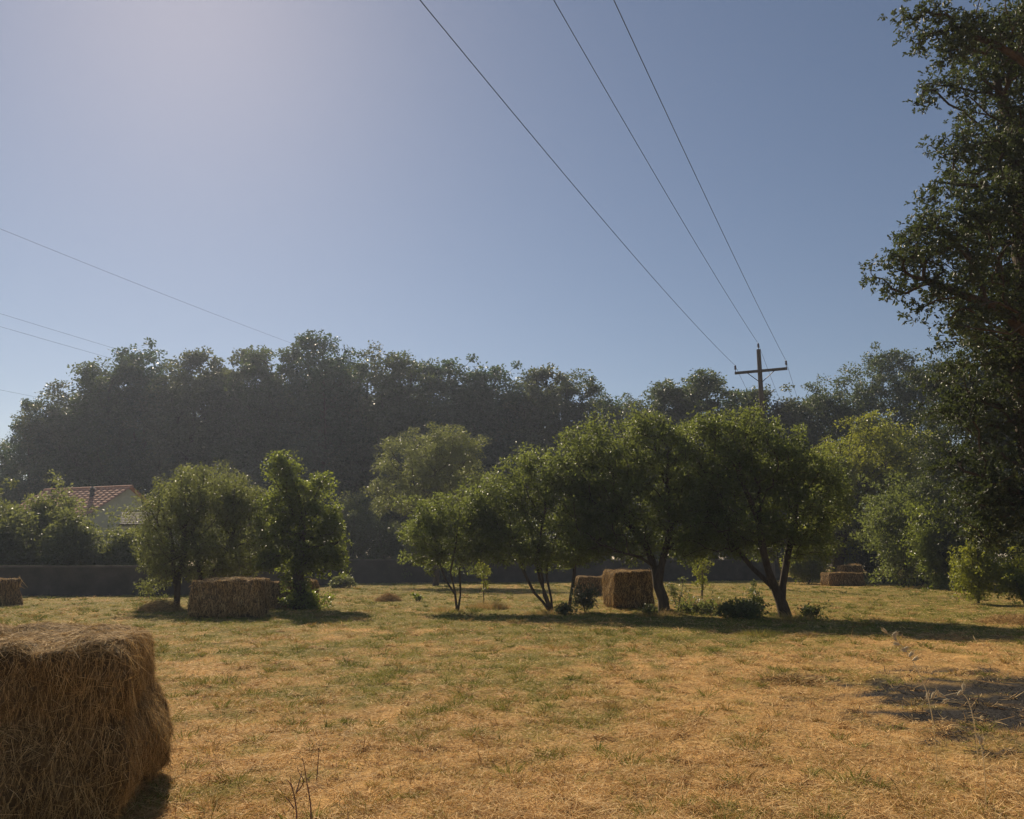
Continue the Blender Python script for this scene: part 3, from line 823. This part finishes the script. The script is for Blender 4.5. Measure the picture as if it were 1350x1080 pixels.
ef1 = ef+ridge_dir*(Lr+.35); eb1 = eb+ridge_dir*(Lr+.35)
mb = MB()
mb.add(*roof_sheet(ef, ef1, rr0, rb0)); mb.add(*roof_sheet(eb, eb1, rr0, rb0))
mb.tube([rr0+np.array((0,0,.03)), rb0+np.array((0,0,.03))], .11, 8)
roof = mb.build('roof', M['tile'], hs)
mb = MB(); cpos = P(121, 655, hd+1.6)-ho
mb.tube([cpos-np.array((0,0,1.1)), cpos+np.array((0,0,.62))], .17, 10); mb.tube([cpos+np.array((0,0,.62)), cpos+np.array((0,0,.78))], [.26,.05], 10)
chim = mb.build('chimney', M['metal_dark'], roof)

sh = empty('shed', P(180, 765, 54)*np.array((1,1,0)), 'low shed with a grey tiled roof in front of the cream gable', 'shed')
so = np.array(sh.location)
def L2(px, py, d): return P(px,py,d)-so
r0_, r1_ = L2(160,676,56.2), L2(222,677,56.2); r1_[2] = r0_[2]
e0_, e1_ = L2(158,692,53.6), L2(224,692,53.6); e1_[2] = e0_[2]
b0_, b1_ = r0_+np.array((0,2.4,e0_[2]-r0_[2])), r1_+np.array((0,2.4,e0_[2]-r0_[2]))
mb = MB(); mb.add(*roof_sheet(e0_, e1_, r0_, r1_, 8, 40)); mb.add(*roof_sheet(b0_, b1_, r0_, r1_, 8, 40)); mb.build('roof', M['tile_grey'], sh)
mb = MB(); c_ = (e0_+e1_+b0_+b1_)/4
xx = abs(e1_[0]-e0_[0])-.5; yy = abs(b0_[1]-e0_[1])-.5; hz = e0_[2]-.05
mb.box((c_[0],c_[1],hz/2-.05),(xx,yy,hz))
gx0, gx1 = c_[0]-xx/2, c_[0]+xx/2
for gxx in (gx0+.01, gx1-.01):
    mb.add([(gxx,c_[1]-yy/2,hz-.05),(gxx,c_[1]+yy/2,hz-.05),(gxx,c_[1],r0_[2]-.12)], [(0,1,2)])
mb.build('wall', M['plaster'], sh)

# ================================================================== HEDGE SHRUBS BEHIND THE WALL
EDGE = 'shrubs behind the boundary wall'
back = [
 ('tall shrub left of the house at the very edge of the photo', -25, 640, 60, 43, 'leaf_shrub'),
 ('grey green shrub crowding the left end of the red roof', 52, 634, 44, 44.5, 'leaf_willow'),
 ('rounded shrub behind the wall under the red roof', 92, 676, 40, 41, 'leaf_shrub'),
 ('pale green shrub in front of the cream gable', 150, 694, 36, 42, 'leaf_willow'),
 ('dense shrub behind the wall above the left edge bale', 10, 672, 50, 41.5, 'leaf_shrub'),
 ('small shrub touching the grey shed roof', 190, 702, 26, 43, 'leaf_ivy'),
 ('dark shrub behind the rounded willow like tree', 320, 660, 60, 47, 'leaf_shrub'),
 ('grey green shrub right of the ivy clad tree', 462, 640, 36, 61, 'leaf_willow'),
 ('dark dense shrub above the middle wall', 515, 672, 42, 60, 'leaf_shrub'),
 ('low dark shrub above the wall behind the splayed stems', 590, 690, 45, 61, 'leaf_shrub'),
 ('dark shrub above the wall behind the four stemmed tree', 665, 690, 50, 63, 'leaf_shrub'),
 ('dark shrub glimpsed under the leaning tree', 775, 690, 60, 66, 'leaf_shrub'),
 ('shrub above the wall between the two big fruit trees', 880, 690, 55, 68, 'leaf_shrub'),
 ('shrub above the wall behind the forked trunk', 985, 690, 55, 70, 'leaf_shrub'),
 ('bright shrub between the forked trunk and the far dark trunk', 1066, 700, 24, 56, 'leaf_bright'),
 ('dark undergrowth shrub right of the short raised bale', 1165, 690, 34, 57, 'leaf_oak'),
 ('dark undergrowth shrub at the foot of the far right trees', 1215, 680, 34, 52, 'leaf_oak'),
 ('dark shrub far behind the short raised bale and the dark trunk', 1118, 688, 36, 72, 'leaf_shrub'),
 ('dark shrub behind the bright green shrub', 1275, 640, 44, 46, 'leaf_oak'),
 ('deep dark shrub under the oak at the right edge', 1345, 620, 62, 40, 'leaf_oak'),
]
for k, (lab, px, ty, hw, d, mat) in enumerate(back):
    shrub(lab, px, 765, ty, hw, mat, 200+k, d=d, ncl=230, per=60, rc=.5, L=.2, Wr=.5, group=EDGE, zmin=.2)

# ================================================================== TREES BEHIND
def far_tree(name, label, d, px, py, top, spec, mat, seed, ncl=380, per=80, rc=.6, L=.2, Wr=.55, r0=.22, group='trees beyond the field', ragged=.22, trunk_px=None):
    base = P(trunk_px or px, py, d)*np.array((1,1,0)); tb = trunk_px or px
    st = [[base-np.array((0,0,.2)), P(tb+(px-tb)*.3, (py+top)/2+ (py-top)*.15, d), P(px, top+(py-top)*.35, d), P(px, top+(py-top)*.12, d)]]
    return make_tree(name, label, 'tree', base, st, px_blobs(spec, d), mat,'bark',r0,ncl,per,rc,L,Wr,seed,group,zmin=1.5,ragged=ragged, step=1.2, keep=.3)
far_tree('locust_tree', 'airy grey green tree in the middle distance before the dark wood', 52, 575, 765, 560,
   [(560,600,50,32),(610,595,38,28),(575,645,55,42),(520,650,34,34),(630,640,28,34),(585,575,34,14),(510,612,20,14)], 'leaf_willow', 71, 420, 85, .5, .15, .45)
far_tree('yellow_green_tree', 'yellow green tree with a thick dark trunk behind the far right bales', 58, 1140, 768, 545,
   [(1140,610,60,58),(1180,640,60,64),(1092,640,38,56),(1108,690,50,44),(1190,700,52,44),(1150,690,50,44),(1150,565,34,22),(1228,655,40,60),(1085,700,30,34),(1215,600,36,36)], 'leaf_bright', 72, 820, 70, .58, .2, .55, trunk_px=1100, r0=.42)
far_tree('oak_tree', 'tall dark oak rising above the yellow green tree', 78, 1150, 765, 455,
   [(1150,510,42,40),(1105,530,38,38),(1190,515,42,48),(1165,475,26,20),(1080,550,36,34),(1150,580,80,55),(1220,540,40,60),(1200,620,60,70),(1110,620,60,70)], 'leaf_forest', 73, 1000, 80, .78, .25, .6)
far_tree('dark_tree', 'dark leafy tree merging into the oak at the right edge', 45, 1300, 770, 440,
   [(1290,520,60,60),(1330,600,60,70),(1250,590,40,60),(1290,660,62,50),(1350,500,50,60),(1235,500,28,30)], 'leaf_oak', 74, 760, 90, .6, .18, .55)

# the wood: six grown kinds, then copies
WOOD = 'trees of the dark wood behind the field'
def wood_variant(seed, H=20.0, rad=4.3):
    rg = np.random.RandomState(seed)
    blobs = [(np.array((0,0,H*.5)),(rad*.85,rad*.85,H*.36)), (np.array((0,0,H*.76)),(rad*.7,rad*.7,H*.2))]
    for k in range(9):
        a = rg.uniform(0,2*PI); z = rg.uniform(.3,.85)*H; q = rad*(1.0-.35*max(0,z/H-.55)/.4)*rg.uniform(.55,.85)
        s = rg.uniform(.3,.52)*rad
        blobs.append((np.array((math.cos(a)*q, math.sin(a)*q, z)), (s,s,s*rg.uniform(.7,1.1))))
    for k in range(3):
        a = rg.uniform(0,2*PI); s = rg.uniform(.2,.36)*rad
        blobs.append((np.array((math.cos(a)*rad*.35, math.sin(a)*rad*.35, H*rg.uniform(.86,.95))), (s,s,s)))
    st = [[np.array((0,0,-.3)), np.array((rg.uniform(-.4,.4),rg.uniform(-.4,.4),H*.3)), np.array((rg.uniform(-.8,.8),rg.uniform(-.8,.8),H*.6)), np.array((0,0,H*.85))]]
    if seed % 2: st.append([st[0][1], np.array((rad*.3,rad*.2,H*.5)), np.array((rad*.45,rad*.2,H*.72))])
    return make_tree('wood_tree', 'x', 'tree', (0,0,0), st, blobs, ('leaf_forest','leaf_forest_pale','leaf_forest_deep')[seed%3],'bark',.3,520,64,.68,.27,.6,seed,WOOD,zmin=1.6,ragged=.24,step=1.5,keep=.28)
protos = [wood_variant(300+k) for k in range(6)]
used = set()
wood = [
 (2, 582, 74, 'small hazy tree at the left end of the wood, by the photo edge'),
 (40, 528, 70, 'lowest rounded tree at the left slope of the wood'),
 (82, 503, 71, 'tree on the left slope of the wood, above the shrubs'),
 (125, 482, 69, 'tree of the wood rising straight behind the red roof'),
 (172, 458, 72, 'ragged tall tree of the wood above the cream gable, where the wires vanish'),
 (246, 468, 71, 'tree right of the small sky gap in the wood'),
 (298, 463, 73, 'tree of the wood above the rounded willow like tree'),
 (350, 458, 70, 'tree of the wood next on the left of its tallest crown'),
 (420, 444, 70, 'tallest crown of the wood, where the lone wire ends'),
 (478, 470, 72, 'tree just right of the tallest crown of the wood'),
 (535, 476, 70, 'even topped tree of the wood above the airy grey green tree'),
 (595, 476, 71, 'tree of the wood right above the airy tree, in the even top line'),
 (655, 484, 70, 'tree of the wood above the four stemmed fruit tree'),
 (715, 490, 71, 'tree where the top line of the wood starts to fall'),
 (768, 500, 70, 'last tall tree of the wood before the low gap'),
 (800, 522, 72, 'low tree ending the wood above the leaning fruit tree'),
 (858, 525, 66, 'small dark tree right of the low gap'),
 (895, 512, 64, 'dark tree between the low gap and the utility pole'),
 (940, 498, 63, 'tallest dark tree left of the utility pole'),
 (985, 513, 66, 'dark tree directly behind the utility pole'),
 (1028, 514, 64, 'dark tree right of the utility pole under its crossarm tip'),
 (1068, 530, 68, 'dark tree between the pole and the tall oak'),
]
for k in range(11):
    rs.rand()
    if k in (0, 10): continue
    wood.append((-20+k*80+rs.uniform(-15,15), (575 if k == 1 else 560 if k == 9 else 520)+rs.uniform(-8,8), 84, 'tree in the deep second row of the wood, hidden up to its crown'))
order = rs.permutation(len(wood))
for k, (px, top, d, lab) in enumerate(wood):
    d += 15
    v = (k*5+k//6) % 6
    pr = protos[v]; first = v not in used; used.add(v)
    h = P(px, top, d)[2]; x = P(px, 700, d)[0]
    sz = h/19.6; sx = min(1.3, .72+.46*sz)*rs.uniform(1.0,1.18)
    if px > 840: sx *= .9
    if px < 60: sx *= .74
    if 755 < px < 835: sx *= .95
    dup(pr, (x, d, 0), rs.uniform(0, 2*PI), (sx, sx, sz), lab, WOOD, first)

UNDER = 'undergrowth shrubs at the foot of the wood'
up0 = shrub('dark undergrowth shrub at the foot of the wood', 20, 765, 640, 70, 'leaf_forest', 400, d=77, ncl=300, per=60, rc=.6, L=.24, Wr=.55, group=UNDER, zmin=.2)
up0.location.y = 88
for k in range(1, 15):
    x = P(20+k*92+rs.uniform(-20,20), 700, 88)[0]
    q = rs.uniform(.85,1.15); r = dup(up0, (x, 88+rs.uniform(-2,3), 0), rs.uniform(0,6.28), (q,q,q*rs.uniform(.85,1.1)), up0['label'], UNDER, False)

# ================================================================== THE NEAR OAK ON THE RIGHT
def near_oak():
    d = 15.0; base = np.array((10.6, 16.0, 0))
    root = empty('oak_tree', base, 'big near oak with dark branches reaching in from the right edge', 'tree')
    T = Tree(91)
    tr = [np.array((0,0,-.2)), np.array((.05,-.1,2.2)), np.array((-.1,-.2,4.5)), np.array((0,-.3,7.0)), np.array((.2,-.3,10.)), np.array((.1,0,13))]
    T.stem(tr, .5)
    B = lambda px,py,dd=0: P(px,py,d+dd)-base
    limbs = [ (tr[2], B(1400,470), B(1300,400), B(1200,365)), (tr[3], B(1390,300,.5), B(1320,250,.6), B(1235,240,.6)),
              (tr[4], B(1400,120,-.5), B(1340,75,-.5), B(1260,35,-.6)), (tr[2], B(1380,560,1), B(1310,530,1.5), B(1240,500,1.8)),
              (tr[3], B(1380,220,1.6), B(1310,180,1.8), B(1230,120,1.6)), (tr[1], B(1380,660,1.), B(1320,640,1.2), B(1270,620,1.2)),
              (tr[3], B(1390,400,-1.5), B(1330,440,-1.5), B(1270,430,-1.2)) ]
    for lb in limbs: T.stem(lb, .4)
    spec = [(1330,30,80,40,-.5),(1255,40,52,24,-.6),(1192,24,26,9,-.6),(1152,358,24,10,0),(1212,130,22,9,1.3),(1215,25,40,14,-.6),(1260,70,40,20,-.6),(1330,115,70,50,.5),(1245,105,44,22,1.2),(1228,125,26,12,1.4),
            (1335,200,70,60,.5),(1265,195,40,30,.6),(1240,250,42,26,.5),(1320,290,80,60,0),(1235,310,55,34,0),(1205,340,50,22,0),(1170,360,34,16,0),(1200,380,44,20,0),
            (1300,370,85,60,0),(1195,420,22,14,0),(1215,405,34,16,0),(1330,450,70,60,.5),(1275,425,40,30,-1),(1250,470,34,22,1.4),(1310,540,60,60,1),(1260,540,42,40,1.6),
            (1335,630,50,60,1),(1280,620,42,45,1.2),(1300,690,40,30,1.2),(1340,700,50,40,1.4),(1290,640,50,50,1.6),
            (1325,60,70,50,1.5),(1325,160,60,60,2),(1320,250,60,60,2),(1310,330,70,60,2),(1300,400,70,50,2),(1320,480,60,60,2),(1440,80,90,90,0),(1440,250,100,110,0),(1440,430,100,110,.5),(1430,600,80,90,1),(1400,150,60,60,3),(1400,330,60,60,3),(1400,480,60,60,3)]
    blobs = [(c-base, r) for c, r in px_blobs(spec, d)]
    cl = blob_points(blobs, 1900, T.rg, .5, .2, 1.2-base[2])
    for i in range(6): T.plen[i] += 8
    T.grow(cl, step=.5, keep=.3, curl=.2)
    link('trunk', T.mesh('oak_trunk', .38, 7, .5, .005), M['bark'], root)
    # twigs with rosettes of leaves
    rg = T.rg; per_tw = 8; n_tw = 10
    c = np.repeat(cl, n_tw, axis=0)
    tip = c + norm(rg.normal(size=(len(c),3)))*np.array((1,1,.7))*(.34*rg.rand(len(c))**.5)[:,None]*1.15
    td = norm(norm(tip-c)+np.array((0,0,.25))+rg.normal(size=c.shape)*.3)
    n = len(tip)*per_tw
    t2 = np.repeat(tip, per_tw, axis=0); d2 = np.repeat(td, per_tw, axis=0)
    ld = norm(d2*.55+rg.normal(size=(n,3))*.65)
    pos = t2 - d2*(rg.rand(n)*.09)[:,None]
    nn = norm(rg.normal(size=(n,3))+np.array((0,0,1.4)))
    L = rg.uniform(.06,.112,n)
    dd = norm(ld); s = norm(np.cross(dd, nn)); nv = np.cross(s, dd)
    Lc, W = L[:,None], (L*.42)[:,None]
    # six sided leaf, widest past the middle
    v = np.stack((pos, pos+dd*Lc*.4+s*W*.34+nv*W*.1, pos+dd*Lc*.72+s*W*.5+nv*W*.14, pos+dd*Lc, pos+dd*Lc*.72-s*W*.5+nv*W*.14, pos+dd*Lc*.4-s*W*.34+nv*W*.1), 1).reshape(-1,3)
    f = np.arange(n*6).reshape(-1,6)
    f = np.concatenate((f[:,[0,1,2,3]], f[:,[0,3,4,5]]), 0)
    link('crown', mesh_np('oak_crown', v, f), M['leaf_oak'], root)
near_oak()

# ================================================================== UTILITY POLE AND WIRES
pd = 45.0
pt = P(1000, 461, pd); pbase = np.array((pt[0], pd, 0.0))
up_ = empty('utility_pole', pbase, 'dark utility pole with one crossarm standing among the trees', 'utility pole')
ld = norm(np.array((-.402,-.9155,0.0))); pr_ = np.array((-ld[1], ld[0], 0.0)); pr_ = -pr_ if pr_[0] < 0 else pr_   # to the right along the arm
Ht = pt[2]; arm_z = P(1000, 490, pd)[2]
mb = MB(); mb.tube([(0,0,-.3),(0,0,Ht*.5),(0,0,Ht)], [.2,.17,.12], 12); mb.build('pole', M['pole'], up_, True)
mb = MB(); arm_half = 1.46
mb.box((0,-.17,arm_z), (arm_half*2, .1, .15), math.atan2(pr_[1], pr_[0])); mb.build('crossarm', M['pole'], up_)
for s in (-1, 1):
    mb = MB(); mb.tube([pr_*s*.75+np.array((0,-.17,arm_z-.06)), np.array((0,-.1,arm_z-.7))], .022, 6); mb.build('brace', M['metal_dark'], up_)
ins = [pr_*-arm_half*.97+np.array((0,-.17,arm_z+.09)), np.array((0,0,Ht+.0)), pr_*arm_half*.97+np.array((0,-.17,arm_z+.09))]
tips = []
for k, q in enumerate(ins):
    mb = MB(); mb.tube([q-np.array((0,0,.03)), q+np.array((0,0,.16))], .018, 6)
    mb.tube([q+np.array((0,0,.13)), q+np.array((0,0,.18)), q+np.array((0,0,.22)), q+np.array((0,0,.27)), q+np.array((0,0,.32)), q+np.array((0,0,.38))], [.07,.045,.075,.045,.065,.03], 10)
    mb.build('insulator', M['porcelain'], up_, True); tips.append(q+np.array((0,0,.37))+pbase)

def wire(label, pts_list, sags, r=.009, group='overhead power lines', n=60):
    mb = MB()
    allp = []
    for (a, b), s in zip(zip(pts_list[:-1], pts_list[1:]), sags):
        t = np.linspace(0,1,n)[:,None]
        q = a+(b-a)*t; q[:,2] -= (4*s*t*(1-t))[:,0]
        allp.append(q if not allp else q[1:])
    mb.tube(np.vstack(allp), r, 5)
    return tag(mb.build('power_line', M['wire'], None, True), label, 'power line', group)
wl_lab = ['left of the three overhead wires, running to the left end of the pole crossarm', 'middle of the three overhead wires, running to the pole top', 'right of the three overhead wires, running to the right end of the crossarm']
for k, q in enumerate(tips):
    near = q + ld*92; far = q - ld*70; far[2] -= 1.5
    wire(wl_lab[k], [near, q, far], [(1.9,1.5,1.35)[k], 1.6])
# the other line far left
def level_wire(label, a, b, before, after, r, sag):
    dirn = norm((b-a)*np.array((1,1,0)))
    slope = (b[2]-a[2])/np.linalg.norm((b-a)[:2])
    s = a - dirn*before; s[2] = a[2]-slope*before; e = b + dirn*after; e[2] = b[2]+slope*after
    wire(label, [s, e], [sag], r, 'thin wires crossing the sky at the left')
level_wire('lone thin wire sloping down to the tallest crown of the wood', P(0,295,54), P(392,452,101), 22, 20, .012, .5)
level_wire('upper of the two close thin wires at the left edge', P(0,410,86), P(155,458,99), 30, 20, .014, .3)
level_wire('lower of the two close thin wires at the left edge', P(0,427,84), P(140,468,97), 30, 20, .014, .3)
level_wire('short thin wire low at the left edge just above the wood', P(0,512,96), P(45,521,103), 30, 25, .014, .2)

# ================================================================== FOREGROUND STALKS
def oat(label, base, path, spik, seed, L=.05):
    rg = np.random.RandomState(seed)
    root = empty('wild_oat', base, label, 'wild oat', 'dry wild oat stalks in front')
    pts = [np.array((0,0,-.02))]+[p-base for p in path]
    # smooth
    t = np.linspace(0, len(pts)-1, 30); arr = np.array(pts)
    q = np.stack([np.interp(t, np.arange(len(pts)), arr[:,i]) for i in range(3)], 1)
    for _ in range(3): q[1:-1] = (q[:-2]+q[1:-1]*2+q[2:])/4
    mb = MB(); mb.tube(q, np.linspace(.0035,.0012,30), 6); mb.build('stem', M['oat'], root, True)
    for p, ang in spik:
        c = p-base
        dirn = norm(np.array((math.cos(ang), rg.uniform(-.2,.2), math.sin(ang))))
        for j in (-1, 0, 1):
            dd = norm(dirn+np.array((-dirn[2],0,dirn[0]))*j*.22)
            m2 = MB() if j == -1 else m2
            m2.tube([c, c+dd*L*.35, c+dd*L*.7, c+dd*L*(1.0 if j else 1.35)], [.002,.007,.005,.0008], 6)
        m2.build('spikelet', M['oat'], root, True)
D = 5.6
b0 = G(1236, 1015); b0[1] = max(b0[1], 5.3)
pth = [P(1232,960,D), P(1222,910,D), P(1208,880,D), P(1196,860,D), P(1183,845,D), P(1170,835,D)]
spk = [(P(px,py,D), R(a)) for px,py,a in ((1170,835,140),(1176,838,25),(1182,846,115),(1187,851,160),(1190,857,20),(1196,860,150),(1198,866,40),(1203,871,25))]
oat('arching dry oat stalk with pale spikelets rising before the long shadow', b0, pth, spk, 5)
b1 = G(1290, 1010)
pth = [P(1286,960,5.7), P(1278,925,5.7), P(1268,912,5.7), P(1250,916,5.7), P(1232,920,5.7), P(1222,922,5.7)]
spk = [(P(px,py,5.7), R(a)) for px,py,a in ((1270,911,75),(1262,917,40),(1247,920,150),(1238,919,110),(1228,921,60),(1222,922,70),(1252,922,200))]
oat('bent dry oat stalk with spikelets hanging over the burnt patch', b1, pth, spk, 6)
b2 = G(1300, 1060)
oat('short dry seed stalk at the front edge of the burnt patch', b2, [P(1298,1010,4.9), P(1294,985,4.9), P(1292,977,4.9)], [(P(1292,982,4.9), R(75)), (P(1294,978,4.9), R(120))], 7)

def dry_weed(label, px, py, d, branches, seed):
    g = P(px, py, d); g[2] = 0
    root = tag(None or bpy.data.objects.new('dry_weed', None), label, 'dry weed', 'bare dry weed stalks in front')
    root.location = Vector([float(v) for v in g]); col.objects.link(root)
    for k, br in enumerate(branches):
        pts = [P(a, b, d)-g for a, b in br]
        if k == 0: pts = [np.array((0,0,-.03))]+pts
        arr = np.array(pts); t = np.linspace(0, len(pts)-1, 14)
        q = np.stack([np.interp(t, np.arange(len(pts)), arr[:,i]) for i in range(3)], 1)
        q[1:-1] = (q[:-2]+q[1:-1]*2+q[2:])/4
        q[:,1] += np.linspace(0, np.random.RandomState(seed+k).uniform(-.08,.08), 14)
        mb = MB(); mb.tube(q, np.linspace(.005 if k==0 else .0034,.0014,14), 6)
        mb.build('stalk' if k == 0 else 'twig', M['dry_weed'], root, True)
dry_weed('bare forked reddish weed stalk in the bottom foreground', 393, 1120, 4.3,
   [[(392,1075),(389,1050),(385,1035),(383,1022)],[(388,1066),(381,1055),(376,1049)],[(390,1046),(397,1038),(401,1029),(394,1020),(391,1012)],[(391,1044),(393,1030),(393,1022)],[(386,1040),(383,1030),(381,1025)]], 1)
dry_weed('straight thin reddish weed stalk right of the forked one', 411, 1118, 4.35,
   [[(411,1070),(408,1048),(405,1032),(402,1010),(399,998)],[(404,1028),(409,1024)]], 2)
dry_weed('short bare weed stalk at the bottom edge', 459, 1110, 4.4, [[(459,1085),(458,1066)]], 3)
dry_weed('small bare weed twig standing in the open grass', 418, 1010, 6.4, [[(418,1002),(418,985)]], 4)

# ================================================================== HAZE, SKY, SUN, CAMERA
HZ = 0.0006
m, nt, out = new_mat('haze')
pv_ = N(nt, 'ShaderNodeVolumePrincipled'); pv_.inputs['Color'].default_value = (.68,.78,1.0,1)
pv_.inputs['Density'].default_value = HZ; pv_.inputs["Anisotropy"].default_value = 0.5
nt.links.new(pv_.outputs[0], out.inputs['Volume'])
mb = MB(); mb.box((0,0,17), (420,420,38)); hz_o = mb.build('haze', m)
tag(hz_o, 'pale summer haze hanging over the field and wood', 'haze', None, 'stuff')

EL, AZ = R(38), R(-25)
w = bpy.data.worlds.new('World'); scene.world = w; w.use_nodes = True
nt = w.node_tree; bg = nt.nodes['Background']
sky = N(nt, 'ShaderNodeTexSky'); sky.sky_type = 'NISHITA'; sky.sun_disc = False
sky.sun_elevation = EL; sky.sun_rotation = AZ; sky.altitude = 100
sky.air_density = 1.0; sky.dust_density = 0.24; sky.ozone_density = 2.6
tint = N(nt, 'ShaderNodeMix'); tint.data_type = 'RGBA'; tint.blend_type = 'MULTIPLY'; tint.inputs[0].default_value = 1
tint.inputs[7].default_value = (1.13, .985, .9, 1)      # hazy air, a little less blue
nt.links.new(sky.outputs[0], tint.inputs[6]); nt.links.new(tint.outputs[2], bg.inputs['Color']); bg.inputs['Strength'].default_value = .06

sl = bpy.data.lights.new('sun', 'SUN'); sl.energy = 5.0; sl.angle = R(.6); sl.color = (1, .84, .62)
so_ = bpy.data.objects.new('sun', sl); col.objects.link(so_)
sd = Vector((math.sin(AZ)*math.cos(EL), math.cos(AZ)*math.cos(EL), math.sin(EL)))
so_.rotation_euler = sd.to_track_quat('Z', 'Y').to_euler(); so_.location = (-20, 40, 60)

cam = bpy.data.cameras.new('camera'); cam.sensor_fit = 'HORIZONTAL'; cam.sensor_width = 36; cam.lens = 36*F/1350
cam.clip_start = .05; cam.clip_end = 2000
co = bpy.data.objects.new('camera', cam); col.objects.link(co)
co.location = (0, 0, CAMH); co.rotation_euler = (R(90)+PIT, 0, 0)
scene.camera = co

vs = scene.view_settings; vs.view_transform = 'Standard'; vs.look = 'None'; vs.exposure = 0.3; vs.gamma = 1
scene.render.engine = 'CYCLES'
cy = scene.cycles
cy.max_bounces = 5; cy.diffuse_bounces = 2; cy.glossy_bounces = 2; cy.transmission_bounces = 3; cy.transparent_max_bounces = 6
cy.volume_bounces = 0
try: cy.use_denoising = True; cy.denoiser = 'OPENIMAGEDENOISE'; cy.denoising_input_passes = 'RGB_ALBEDO_NORMAL'; cy.denoising_prefilter = 'ACCURATE'
except Exception: pass
